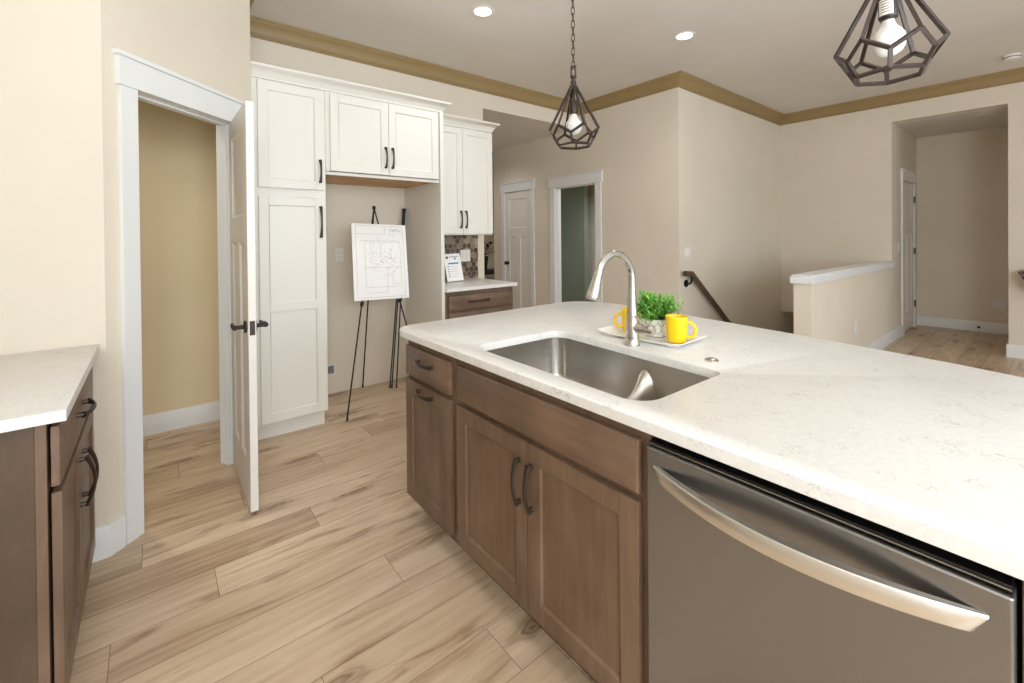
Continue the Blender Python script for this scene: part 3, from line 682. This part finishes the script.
def leaf(m, p, d, L, w, dark=1.0):
    d = d.normalized(); s = d.cross(Vector((0, 0, 1))); s = s.normalized() if s.length > .01 else Vector((1, 0, 0)); up = s.cross(d)
    g = random.uniform(0, 1); m.tint = ((.07 + .26 * g) * dark, (.25 + .42 * g) * dark, (.03 + .1 * g) * dark, 1)
    pr = [(0, .12), (.3, .9), (.55, 1), (.8, .6), (1, .04)]; prev = None
    for t, k in pr:
        c = p + d * L * t - Vector((0, 0, 1)) * L * .25 * t * t + up * 0
        cur = [m.v(c - s * w * k + up * w * .25 * k), m.v(c), m.v(c + s * w * k + up * w * .25 * k)]
        if prev: m.face([prev[0], prev[1], cur[1], cur[0]]); m.face([prev[1], prev[2], cur[2], cur[1]])
        prev = cur
for i in range(130):
    a = random.uniform(0, 2 * math.pi); el = random.uniform(.0, 1.4); ln = random.uniform(.065, .125) * (1 - .12 * math.sin(el) )
    d = Vector((math.cos(a) * math.cos(el), math.sin(a) * math.cos(el), math.sin(el)))
    d.y *= .8
    if abs(d.y) > .35: d.z += .55
    d.normalize()
    b0 = Vector((px_ + math.cos(a) * .018, py_ + math.sin(a) * .018, .9205 + .066))
    m.tint = (.05, .14, .02, 1); m.tube([b0, b0 + d * ln * .5 + Vector((0, 0, .006)), b0 + d * ln], .0009, 4)
    for t in (.3, .42, .54, .66, .78, .9, 1.0):
        for q in range(2):
            sd = Vector((random.uniform(-1, 1), random.uniform(-1, 1), random.uniform(-.3, .9)))
            leaf(m, b0 + d * ln * t + Vector((0, 0, .003)), d * .8 + sd * .75, random.uniform(.02, .036), random.uniform(.0034, .0056))
tag(m.build('foliage', M['leaf'], pp, flat=True), None, None, None, None)

# ------------------------------------------------------------------ left counter
XLC = -.218      # face frame plane (faces +X)
TL = frame((XLC, 0, 0), (0, 1, 0), (1, 0, 0))
lc = thing('base_cabinet', 'brown base cabinet in the left foreground with wide drawer over two doors', 'cabinet', (-.5, 2.05, 0))
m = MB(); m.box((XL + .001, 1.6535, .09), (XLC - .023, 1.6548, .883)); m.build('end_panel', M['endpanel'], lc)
m = MB(); m.box((XL + .001, 1.655, .115), (XLC, 2.47, .883)); m.box((XL + .001, 1.67, 0), (XLC - .075, 2.47, .115)); m.box((XLC - .022, 1.651, .0), (XLC, 1.657, .883)); m.build('cabinet_body', M['brown'], lc, .0015)
m = mbT(TL); slabfront(m, 1.66, 2.452, .712, .868, .006); d = m.build('drawer_front', M['brownh'], lc, .001); pull(d, TL, 2.04, .80, .026, .16, False, proj=.036)
for k, (a, b) in enumerate(((1.66, 2.054), (2.059, 2.452))):
    m = mbT(TL); shaker(m, a, b, .13, .695, .006); d = m.build('cabinet_door', M['brown'], lc, .001); pull(d, TL, (b - .035) if k == 0 else (a + .035), .565, .026, .16, True, proj=.036)
tag(MB().box((XL + .001, 2.4705, 0), (XLC, YS - .001, .883)).build('filler_strip', M['brown']), 'brown filler strip between the left cabinet and the wall', 'filler')
tag(slab_mesh([(XL + .001, 1.64), (-.18, 1.64), (-.18, YS - .0015), (XL + .001, YS - .0015)], None, .884, .914).build('left_worktop', M['quartz'], ang=50), 'white quartz worktop on the left foreground cabinet', 'countertop')

# ------------------------------------------------------------------ tall white cabinets
YF = 3.302; YFF = YF + .021
TW = frame((0, YFF, 0), (1, 0, 0), (0, -1, 0))
CT = 2.41
tc_ = thing('pantry_cabinet', 'tall cream pantry cabinet with short door over long door', 'cabinet', (.73, 3.66, 0))
m = MB(); m.box((.4965, YFF, .115), (.967, YB - .001, CT)); m.box((.4965, YFF + .07, 0), (.96, YB - .001, .115)); m.build('cabinet_body', M['cabwhite'], tc_, .0015)
def tall_door(v0, v1, pv, L, mid=None):
    m = mbT(TW); shaker(m, .541, .95, v0, v1, .001)
    if mid: m.box((.541 + .058, mid - .03, .001), (.95 - .058, mid + .03, .021))
    d = m.build('cabinet_door', M['cabwhite'], tc_, .001); pull(d, TW, .924, pv, .021, L, True)
tall_door(1.695, 2.398, 1.825, .16); tall_door(.131, 1.636, 1.468, .22, .893)
fcb = thing('over_fridge_cabinet', 'cream two door cabinet above the refrigerator space', 'cabinet', (1.43, 3.66, 1.812))
m = MB(); m.box((.9685, YFF, 1.832), (1.889, YB - .001, CT)); m.box((.9685, YFF, 1.812), (1.889, YFF + .02, 1.84)); m.build('cabinet_body', M['cabwhite'], fcb, .0015)
m = MB(); m.box((.972, YFF + .021, 1.824), (1.886, YB - .003, 1.8315)); m.build('underside_panel', M['ply'], fcb)
for k, (a, b) in enumerate(((.999, 1.436), (1.44, 1.877))):
    m = mbT(TW); shaker(m, a, b, 1.84, 2.398, .001); d = m.build('cabinet_door', M['cabwhite'], fcb, .001); pull(d, TW, (b - .027) if k == 0 else (a + .025), 1.972, .021, .16, True)
tag(MB().box((1.89, YF - .005, 0), (1.922, YB - .001, CT)).build('refrigerator_end_panel', M['cabwhite'], None, .001), 'tall cream side panel at the right of the refrigerator space', 'panel')
cp = [(0, 0), (.008, 0), (.008, .012), (.014, .018), (.02, .034), (.036, .054), (.056, .064), (.06, .068), (.064, .08), (0, .08)]
def cab_crown(path, z, label, sc_=1):
    return tag(sweep(MB(), path, [(o * sc_, z + h * sc_) for o, h in cp]).build('cabinet_crown', M['cabwhite'], None), label, 'moulding')
m_ = cab_crown([(.4965, YFF - .0), (1.923, YFF - .0), (1.923, YFF + .2)], CT + .001, 'cream crown along the top of the tall cabinets by the doorway')
# upper cabinet right of the fridge panel
UY = 3.635; UYF = UY + .021; UX1 = 2.69
TU = frame((0, UYF, 0), (1, 0, 0), (0, -1, 0))
uc = thing('wall_cabinet', 'cream two door wall cabinet above the small counter', 'cabinet', (2.3, 3.83, 1.372))
m = MB(); m.box((1.9225, UYF, 1.372), (UX1, YB - .001, CT)); m.build('cabinet_body', M['cabwhite'], uc, .0015)
for k, (a, b) in enumerate(((1.96, 2.326), (2.33, 2.684))):
    m = mbT(TU); shaker(m, a, b, 1.385, 2.40, .001); d = m.build('cabinet_door', M['cabwhite'], uc, .001); pull(d, TU, (b - .026) if k == 0 else (a + .028), 1.52, .021, .165, True)
cab_crown([(1.9235, UYF), (UX1, UYF), (UX1, YB - .002)], CT + .001, 'cream crown on the smaller wall cabinet, stepped back', 1.08)
# base cabinet right of the panel
BYF = 3.322; TB = frame((0, BYF, 0), (1, 0, 0), (0, -1, 0))
bc = thing('drawer_base_cabinet', 'brown drawer base cabinet under the small back counter', 'cabinet', (2.3, 3.65, 0))
m = MB(); m.box((1.9235, BYF, .115), (2.682, YB - .003, .883)); m.box((1.9235, BYF + .075, 0), (2.682, YB - .003, .115)); m.build('cabinet_body', M['brown'], bc, .0015)
for a, b in ((.712, .842), (.425, .692), (.13, .405)):
    m = mbT(TB); slabfront(m, 1.965, 2.662, a, b, .001); d = m.build('drawer_front', M['brownx'], bc, .001); pull(d, TB, 2.27, (a + b) / 2 + .003, .021, .22, False)
tag(slab_mesh([(1.9235, 3.262), (2.692, 3.262), (2.692, YB - .0015), (1.9235, YB - .0015)], None, .884, .914).build('back_worktop', M['quartz'], ang=50), 'white quartz worktop on the small back counter', 'countertop')
# hex backsplash
m = MB(); m.mi = 1; m.tint = (.3, .27, .22, 1); m.box((1.924, YB - .006, .915), (2.742, YB - .0005, 1.371)); m.mi = 0
pal = [(74, 58, 46), (94, 76, 60), (112, 95, 78), (140, 122, 102), (168, 150, 128), (86, 68, 54), (104, 86, 70)]
hr = .0335; rr5 = 0; zz = .905
while zz < 1.41:
    xx = 1.90 + (hr * math.cos(R(30)) if rr5 % 2 else 0)
    while xx < 2.78:
        pg = [(xx + (hr - .002) * math.sin(R(60 * k)), zz + (hr - .002) * math.cos(R(60 * k))) for k in range(6)]
        pg = [(min(max(a, 1.9245), 2.7415), min(max(b, .9155), 1.3705)) for a, b in pg]
        ar = abs(sum(pg[i][0] * pg[(i + 1) % 6][1] - pg[(i + 1) % 6][0] * pg[i][1] for i in range(6)))
        if ar > .0003:
            m.tint = s2l(random.choice(pal)); vs = [m.v((a, YB - .0095, b)) for a, b in pg]; m.face(vs)
        xx += 2 * hr * math.cos(R(30))
    zz += hr * 1.5; rr5 += 1
tag(m.build('hex_backsplash', [M['hex'], M['grout']], None, flat=True), 'brown hexagon tile backsplash above the small back counter', 'backsplash')

# text helper (flat printed lettering turned into mesh)
def text_mesh(txt, size, T, name, m, parent):
    cu = bpy.data.curves.new('lettering', 'FONT'); cu.body = txt; cu.size = size; cu.align_x = 'CENTER'
    o = bpy.data.objects.new('lettering', cu); COL.objects.link(o); bpy.context.view_layer.update()
    me = bpy.data.meshes.new_from_object(o.evaluated_get(bpy.context.evaluated_depsgraph_get()))
    bpy.data.objects.remove(o); bpy.data.curves.remove(cu)
    me.transform(T); inv = FR.get(parent.name)
    if inv is not None: me.transform(inv)
    me.materials.clear(); me.materials.append(m)
    n = bpy.data.objects.new(name, me); COL.objects.link(n); n.parent = parent; FR[n.name] = inv; return n
# flyer in a stand
fy_ = thing('flyer', 'white printed flyer with blue band leaning on the small back counter', 'flyer', (2.3, 3.76, .915))
Tf = Matrix.Translation((2.305, 3.72, .9165)) @ Matrix.Rotation(R(-12), 4, 'Z') @ Matrix.Rotation(R(90 - 14), 4, 'X')
Tf = Matrix.Translation((2.288, 3.715, .924)) @ Matrix.Rotation(R(3), 4, 'Z') @ Matrix.Rotation(R(77), 4, 'X') @ Matrix.Rotation(R(1.5), 4, 'Z') @ Matrix.Diagonal((1.12, 1.03, 1, 1))
m = mbT(Tf); m.box((-.085, 0, -.003), (.085, .262, 0)); sh = m.build('sheet', M['paper'], fy_)
m = mbT(Tf); m.box((-.05, .162, 0), (.058, .176, .0006)); m.box((.018, .205, 0), (.036, .222, .0006)); m.build('blue_band', M['blueink'], sh)
m = mbT(Tf); m.lathe([(.013, .0001), (.013, .0007), (.004, .0008)], (-.055, .228, 0), 12); m.build('logo', M['darkink'], sh)
for k in range(5):
    m = mbT(Tf); m.box((-.062, .136 - k * .024, 0), (-.05, .145 - k * .024, .0006)); m.build('bullet_mark', M['darkink'], sh)
m = mbT(Tf)
for k in range(5): m.box((-.042, .139 - k * .024, 0), (.045 - .008 * (k % 3), .1415 - k * .024, .0005))
m.build('text_lines', M['ink'], sh); m = mbT(Tf)
for k in range(7): m.box((-.03 + k * .013, .228, 0), (-.021 + k * .013, .238 - .003 * (k % 2), .0006))
m.build('heading', M['darkink'], sh)

# ------------------------------------------------------------------ easels
def leg(m, a, b, r=.0062): m.tube([a, b], r, 8)
AP = Vector((1.431, 3.6, 1.609)); FL = Vector((1.096, 3.318, .003)); FRr = Vector((1.75, 3.31, .003)); FB = Vector((1.457, 3.975, .003))
ez = thing('easel', 'black tripod easel holding the house plan in the refrigerator space', 'easel', (1.43, 3.55, 0))
for a in (FL, FRr, FB):
    m = MB(); leg(m, AP - Vector((0, 0, .01)) + (a - AP).normalized() * .01, a + Vector((0, 0, .006)), .0062); m.tube([a, a + (AP - a).normalized() * .03], .008, 8); m.build('leg', M['black'], ez)
m = MB(); m.box((AP.x - .012, AP.y - .012, AP.z - .02), (AP.x + .012, AP.y + .012, AP.z + .008)); m.build('top_bracket', M['black'], ez, .003)
def on(a, b, z): t = (a.z - z) / (a.z - b.z); return a + (b - a) * t
nrm = (FRr - AP).cross(FL - AP).normalized(); nrm = nrm if nrm.y < 0 else -nrm
for a in (FL, FRr):
    q = on(AP, a, .829); m = MB(); m.tube([q - nrm * .008, q + nrm * .03], .007, 10); m.tube([q + nrm * .028, q + nrm * .03 + Vector((0, 0, .02))], .006, 8); m.tube([q + Vector((0, 0, .016)), q - Vector((0, 0, .016))], .011, 10); m.build('clip', M['black'], ez)
# plan sheet on foam board, resting on the clips
zt_, zb_ = 1.462, .852
qb = (on(AP, FL, zb_) + on(AP, FRr, zb_)) / 2; qt = (on(AP, FL, zt_) + on(AP, FRr, zt_)) / 2
up_ = (qt - qb).normalized(); xr = Vector((1, 0, 0)); xr = (xr - up_ * xr.dot(up_)).normalized(); wn = xr.cross(up_)
wn = wn if wn.y < 0 else -wn
o_ = qb + wn * .0105; cxp = 1.437
Tp = Matrix(((xr.x, up_.x, wn.x, cxp), (xr.y, up_.y, wn.y, o_.y), (xr.z, up_.z, wn.z, o_.z), (0, 0, 0, 1))) @ Matrix.Rotation(R(-1.7), 4, 'Z')
pn = thing('house_plan', 'large white house floor plan sheet propped on the black easel', 'plan', (cxp, o_.y, zb_))
Hh = (qt - qb).length
m = mbT(Tp); m.box((-.23, 0, 0), (.23, Hh, .005)); bd = m.build('sheet', M['paper'], pn, .001)
m = mbT(Tp); red = mbT(Tp); zf = .0053
def ln(q, x0, y0, x1, y1, w=.0009):
    if abs(x1 - x0) > abs(y1 - y0): q.box((x0, y0 - w, .0049), (x1, y1 + w, zf)) if y0 == y1 else q.box((x0, min(y0, y1), .0049), (x1, max(y0, y1), zf))
    else: q.box((x0 - w, y0, .0049), (x1 + w, y1, zf))
ln(m, -.2, .02, -.2, Hh - .015); ln(m, .2, .02, .2, Hh - .015); ln(m, -.2, .02, .2, .02); ln(m, -.2, Hh - .015, .2, Hh - .015); ln(m, -.2, Hh - .085, .04, Hh - .085)
ln(m, .04, Hh - .085, .04, Hh - .015); ln(m, -.17, Hh - .14, .17, Hh - .14); ln(m, -.13, .1, -.13, .47); ln(m, .17, .1, .17, .47); ln(m, -.13, .26, .17, .26); ln(m, 0, .3, 0, .46); ln(m, -.13, .47, .17, .47)
ln(m, .05, .06, .05, .26); ln(m, -.13, .1, .17, .1); ln(m, .1, .12, .1, .2); ln(m, .1, .12, .16, .12); ln(m, -.08, .3, -.08, .46); ln(m, -.08, .38, 0, .38); ln(m, 0, .33, .09, .33); ln(m, .09, .33, .09, .42); ln(m, -.12, .055, .05, .055)
rg = random.Random(5)
for i in range(150):
    x_, y_ = rg.gauss(0.02, .07), rg.gauss(.33, .07)
    if i > 110: x_, y_ = rg.gauss(.12, .035), rg.gauss(Hh - .06, .018)
    if abs(x_) < .19 and .04 < y_ < Hh - .03:
        if rg.random() < .6: ln(m, x_, y_, x_ + rg.uniform(.006, .022), y_, .0011)
        else: ln(m, x_, y_, x_, y_ + rg.uniform(.006, .02), .0009)
for i in range(12):
    x_, y_ = .07 + i * .006, .19 + i * .006 + rg.uniform(-.01, .01); ln(red, x_, y_, x_ + .012, y_, .001)
red.build('red_notes', M['ink2'], bd, flat=True); red = mbT(Tp)
for i in range(6): ln(red, -.06 + i * .02, .455, -.05 + i * .02, .455, .001)
m.build('plan_lines', M['ink'], bd, flat=True); red.build('red_notes', M['ink2'], bd, flat=True)
# folded easel in the corner
fe = thing('folded_easel', 'second black easel folded and leaning in the back corner', 'easel', (1.66, 3.78, 0))
TP2 = Vector((1.862, 3.945, 1.62))
for k, q in enumerate(((1.633, 3.79, .004), (1.65, 3.785, .004), (1.68, 3.755, .004))):
    m = MB(); s_ = Vector(((k - 1) * .011, (k - 1) * .004, 0)); leg(m, TP2 + s_ - Vector((0, 0, .01)), q, .0062); m.tube([Vector(q), Vector(q) + (TP2 - Vector(q)).normalized() * .03], .008, 8); m.build('leg', M['black'], fe)
m = MB(); m.box((TP2.x - .016, TP2.y - .012, TP2.z - .02), (TP2.x + .016, TP2.y + .012, TP2.z + .008)); m.build('top_bracket', M['black'], fe, .003)
m = MB(); q = Vector((1.862, 3.945, 1.62)) * .5 + Vector((1.655, 3.78, 0)) * .5; m.tube([q + Vector((-.03, -.01, 0)), q + Vector((.03, .012, 0))], .006, 8); m.build('clip', M['black'], fe)

# ------------------------------------------------------------------ pendants
def pendant(px, py, ph, label, sticker=False):
    o = thing('pendant_light', label, 'pendant light', (px, py, 1.767), group='geometric cage pendants over the island')
    z = {'A': 1.842, 'B': 1.807, 'C': 1.767}; r = {'A': .112, 'B': .099, 'C': .076}; oo = {'A': 0, 'B': 30, 'C': 30}
    def P(k, i): a = ph + R(60 * i + oo[k]); return Vector((px + r[k] * math.cos(a), py + r[k] * math.sin(a), z[k]))
    ap = Vector((px, py, 2.045)); w = .0088
    m = MB()
    for i in range(6):
        q = P('A', i); d = (q - ap); rad = Vector((d.x, d.y, 0)).normalized()
        m.bar(ap + rad * .007, q, w, side=rad); m.bar(q, P('B', i), w); m.bar(P('B', i), P('A', (i + 1) % 6), w); m.bar(P('B', i), P('C', i), w, side=rad); m.bar(P('C', i), P('C', (i + 1) % 6), w)
    m.build('cage', M['pendant'], o)
    m = MB(); m.tube([(px, py, 2.03), (px, py, 2.06)], .013, 16); m.tube([(px, py, 2.06), (px, py, 2.075)], .009, 16); m.tube([(px, py, 2.075), (px, py, 2.085)], .0145, 16)
    sq = [(px, py - .013, 2.083), (px, py + .013, 2.083), (px, py + .013, 2.128), (px, py - .013, 2.128)]
    for i in range(4): m.bar(sq[i], sq[(i + 1) % 4], .007)
    m.build('hanging_loop', M['pendant'], o)
    m = MB(); zz = 2.115; k = 0
    while zz < 3.02:
        dx, dy = ((1, 0) if k % 2 else (SQ, SQ)) if False else ((.9, .43) if k % 2 else (-.43, .9))
        pts = []
        for i in range(14):
            a = 2 * math.pi * i / 14; c, s = math.cos(a), math.sin(a)
            pts.append((px + dx * .0075 * (abs(c) ** .6) * (1 if c > 0 else -1), py + dy * .0075 * (abs(c) ** .6) * (1 if c > 0 else -1), zz + .019 + .019 * s))
        m.tube(pts, .0021, 6, loop=True); zz += .031; k += 1
    m.build('chain', M['pendant'], o)
    m = MB(); m.tube([(px, py, 1.965), (px, py, 2.035)], .0065, 12); m.build('stem', M['pendant'], o)
    m = MB(); m.lathe([(.0195, 0), (.0205, .002), (.0205, .05), (.017, .056), (.006, .058)], (px, py, 1.915), 24); m.lathe([(.0165, -.006), (.0165, .001)], (px, py, 1.915), 20); so_ = m.build('socket', M['pendant'], o)
    m = MB(); prof = [(.0006, -.041), (.016, -.038), (.0285, -.0295), (.0352, -.016), (.037, 0), (.0345, .0145), (.026, .027), (.018, .036), (.0145, .045), (.0138, .057)]
    m.lathe(prof, (px, py, 1.857), 28); m.build('bulb', M['bulb'], o)
    m = MB(); m.lathe([(.065, 0), (.065, -.004), (.05, -.018), (.012, -.024), (.006, -.05)], (px, py, CEIL - .0005), 28); m.build('ceiling_canopy', M['pendant'], o)
    if sticker:
        m = MB(); a0 = math.atan2(-py, -px) ; rg_ = []
        for zz_ in (1.92, 1.962): rg_.append([(px + .0209 * math.cos(a0 + R(-60 + 90 * i / 10)), py + .0209 * math.sin(a0 + R(-60 + 90 * i / 10)), zz_) for i in range(11)])
        m.loft(rg_, False, False); lb = m.build('rating_label', M['plate'], so_)
        m = MB()
        for j in range(5): m.tube([(px + .0212 * math.cos(a0 + R(-45 + 55 * i / 8)), py + .0212 * math.sin(a0 + R(-45 + 55 * i / 8)), 1.928 + j * .007) for i in range(9)], .0009, 4)
        m.build('label_print', M['slot'], lb)
    return o
pendant(1.5, 1.402, R(6), 'dark cage pendant hanging on its chain left of centre')
pendant(1.5, .2817, R(42.943), 'dark cage pendant at upper right, cut by the top of the picture', True)

# ------------------------------------------------------------------ ceiling fixtures
def downlight(x, y, label, z=CEIL, lit=True):
    o = thing('recessed_light', label, 'ceiling light', (x, y, z), group='recessed lights in the ceilings')
    m = MB(); m.lathe([(.09, 0), (.09, -.003), (.082, -.006), (.066, -.004), (.064, 0)], (x, y, z - .0005), 36, False, False); m.build('trim_ring', M['plate'], o)
    m = MB(); m.lathe([(.0635, -.0025), (.03, -.0035), (.001, -.004)], (x, y, z - .0005), 30, False, True); m.build('lens', M['lens'] if lit else M['plate'], o)
downlight(1.97, 2.77, 'lit recessed ceiling light above the white cabinets, left of the chain')
downlight(3.58, 2.04, 'lit recessed ceiling light near the tan crown corner')
downlight(7.55, .54, 'unlit recessed light in the low ceiling of the right hall', 2.73, False)
sd = thing('smoke_detector', 'white smoke detector on the ceiling at the right edge', 'smoke detector', (6.5, .285, CEIL))
m = MB(); m.lathe([(.064, 0), (.064, -.016), (.058, -.042), (.04, -.05), (.001, -.051)], (6.5, .285, CEIL - .0005), 32, False, True); m.build('housing', M['plate'], sd)
m = MB(); m.lathe([(.0635, -.022), (.0615, -.03)], (6.5, .285, CEIL), 32, False, False); m.build('vent_slot', M['slot'], sd)

# ------------------------------------------------------------------ plates
def plate(T, u, v, w_, h_, kind, label, cat, face=.006, off=.0006):
    m = mbT(T); m.box((u - w_ / 2, v - h_ / 2, off), (u + w_ / 2, v + h_ / 2, off + face)); o = m.build('light_switch' if kind == 'switch' else 'power_outlet', M['plate'], None, .002); tag(o, label, cat)
    n = max(1, round(w_ / .058) if w_ > .1 else 1)
    for i in range(n):
        cu_ = u + (i - (n - 1) / 2) * .046
        if kind == 'switch': m = mbT(T); m.box((cu_ - .016, v - .033, off + face - .001), (cu_ + .016, v + .033, off + face + .004)); m.build('rocker', M['plate'], o, .002)
        else:
            for dz in (-.02, .02): m = mbT(T); m.box((cu_ - .014, v + dz - .013, off + face - .001), (cu_ + .014, v + dz + .013, off + face + .0015)); s_ = m.build('socket_face', M['plate'], o, .002); m = mbT(T); m.box((cu_ - .007, v + dz - .005, off + face + .001), (cu_ - .005, v + dz + .005, off + face + .0022)); m.box((cu_ + .005, v + dz - .005, off + face + .001), (cu_ + .007, v + dz + .005, off + face + .0022)); m.build('slots', M['slot'], s_)
    return o
TBK = frame((0, YB, 0), (1, 0, 0), (0, -1, 0)); TST = frame((0, YS, 0), (1, 0, 0), (0, -1, 0)); TEN = frame((XEND, 0, 0), (0, -1, 0), (-1, 0, 0))
plate(TBK, 1.27, 1.205, .075, .12, 'outlet', 'white outlet on the wall behind the easel', 'outlet')
plate(TBK, 2.575, 1.153, .125, .125, 'switch', 'white double switch on the brown hexagon tiles', 'switch', off=.0105)
plate(TST, 4.555, 1.15, .125, .12, 'switch', 'white double switch above the handrail', 'switch')
plate(TYH, 5.567, .392, .075, .12, 'outlet', 'white outlet low on the half wall', 'outlet')
plate(TYH, 7.5, 1.166, .075, .12, 'switch', 'white switch beside the right hall door', 'switch')
plate(TEN, -.50, .40, .12, .12, 'outlet', 'white double outlet low on the right hall end wall', 'outlet')
wb = thing('water_supply_box', 'grey water supply box low in the refrigerator space', 'box', (1.185, YB, .16))
m = mbT(TBK)
for lo, hi in (((1.135, .165, 0.0005), (1.225, .178, .014)), ((1.135, .247, .0005), (1.225, .26, .014)), ((1.135, .178, .0005), (1.148, .247, .014)), ((1.212, .178, .0005), (1.225, .247, .014))): m.box(lo, hi)
m.build('box_frame', M['plate'], wb, .003)
m = mbT(TBK); m.box((1.148, .178, .0005), (1.212, .247, .003)); m.build('box_back', M['boxgrey'], wb)
m = mbT(TBK); m.tube([(1.185, .18, .011), (1.185, .215, .011)], .008, 12); m.tube([(1.17, .222, .014), (1.2, .222, .014)], .006, 10); m.build('valve', M['chrome'], wb)
ds = thing('door_stop', 'small dark door stop on the right hall end baseboard', 'door stop', (XEND - .015, .684, .065))
m = mbT(TEN); m.tube([(-.684, .066, .0155), (-.684, .066, .05)], .008, 12); m.build('rod', M['bronze'], ds); m = mbT(TEN); m.tube([(-.684, .066, .05), (-.684, .066, .062)], .016, 14); m.build('tip', M['blackplastic'], ds)

# ------------------------------------------------------------------ handrail
hr_ = thing('handrail', 'dark brown wooden handrail sloping down the stair wall', 'handrail', (4.42, YS - .06, .9))
yr = YS - .065; p0, p1, p2 = Vector((4.39, yr, .94)), Vector((4.525, yr, .93)), Vector((7.0, yr, -.96))
m = MB()
def rail_ring(p, d): 
    n_ = Vector((-d.z, 0, d.x)); return [p + Vector((0, sy * .02, 0)) + n_ * sz for sy, sz in ((-1, -.028), (1, -.028), (1, .02), (.6, .028), (-.6, .028), (-1, .02))]
dA = (p1 - p0).normalized(); dB = (p2 - p1).normalized(); dm = (dA + dB).normalized()
m.loft([rail_ring(p0, dA), rail_ring(p1, dm), rail_ring(p2, dB)]); m.build('rail', M['rail'], hr_, .003)
for t in (.0, .45, .85):
    q = p1 + (p2 - p1) * t + Vector((.0, 0, -.03)); m = MB(); m.tube([(q.x - .01, YS - .001, q.z - .08), (q.x - .01, YS - .012, q.z - .08)], .04, 18); m.tube([(q.x - .01, YS - .01, q.z - .08), (q.x - .01, YS - .05, q.z - .08), (q.x, yr, q.z - .05), (q.x + .005, yr, q.z)], [.012, .012, .012, .016], 10); m.build('bracket', M['black'], hr_)

# ------------------------------------------------------------------ stone ledge at the right edge, console + plant at the far end
lg = MB(); lg.loft([[(x_, y_, z_) for y_, z_ in ((.262, .945), (.262, .93), (.17, .76), (-.9, .76), (-.9, .955), (.2, .955))] for x_ in (X2 - .32, X2 - .001)])
tag(lg.build('stone_ledge', M['granite'], None, .004), 'dark mottled stone ledge at the right edge, on the cream wall', 'ledge')
ct = thing('console_table', 'dark console table in the shade at the end of the passage', 'table', (4.9, 6.7, 0))
MB().box((4.35, 6.5, .66), (5.5, 6.95, .73)).build('table_top', M['navy'], ct, .004)
for x_ in (4.39, 5.46):
    for y_ in (6.54, 6.91): MB().box((x_ - .025, y_ - .025, 0), (x_ + .025, y_ + .025, .66)).build('leg', M['navy'], ct, .003)
dp = thing('dark_vase_plant', 'leafy plant in a black square vase on the console table', 'plant', (4.66, 6.62, .73))
m = MB(); m.loft([[(4.66 + a * .05, 6.62 + b * .05, .7305) for a, b in ((-1, -1), (1, -1), (1, 1), (-1, 1))], [(4.66 + a * .07, 6.62 + b * .07, 1.0) for a, b in ((-1, -1), (1, -1), (1, 1), (-1, 1))]]); m.build('vase', M['blackplastic'], dp, .006)
m = MB()
for i in range(22):
    a = random.uniform(0, 6.28); el = random.uniform(.3, 1.3); d = Vector((math.cos(a) * math.cos(el), math.sin(a) * math.cos(el), math.sin(el))); b0 = Vector((4.66, 6.62, 1.0)); L2 = random.uniform(.15, .32)
    m.tint = (.015, .02, .012, 1); m.tube([b0, b0 + d * L2], .003, 4); leaf(m, b0 + d * L2, d + Vector((random.uniform(-.5, .5), random.uniform(-.5, .5), -.3)), .12, .03, .08)
m.build('leaves', M['leaf'], dp, flat=True)
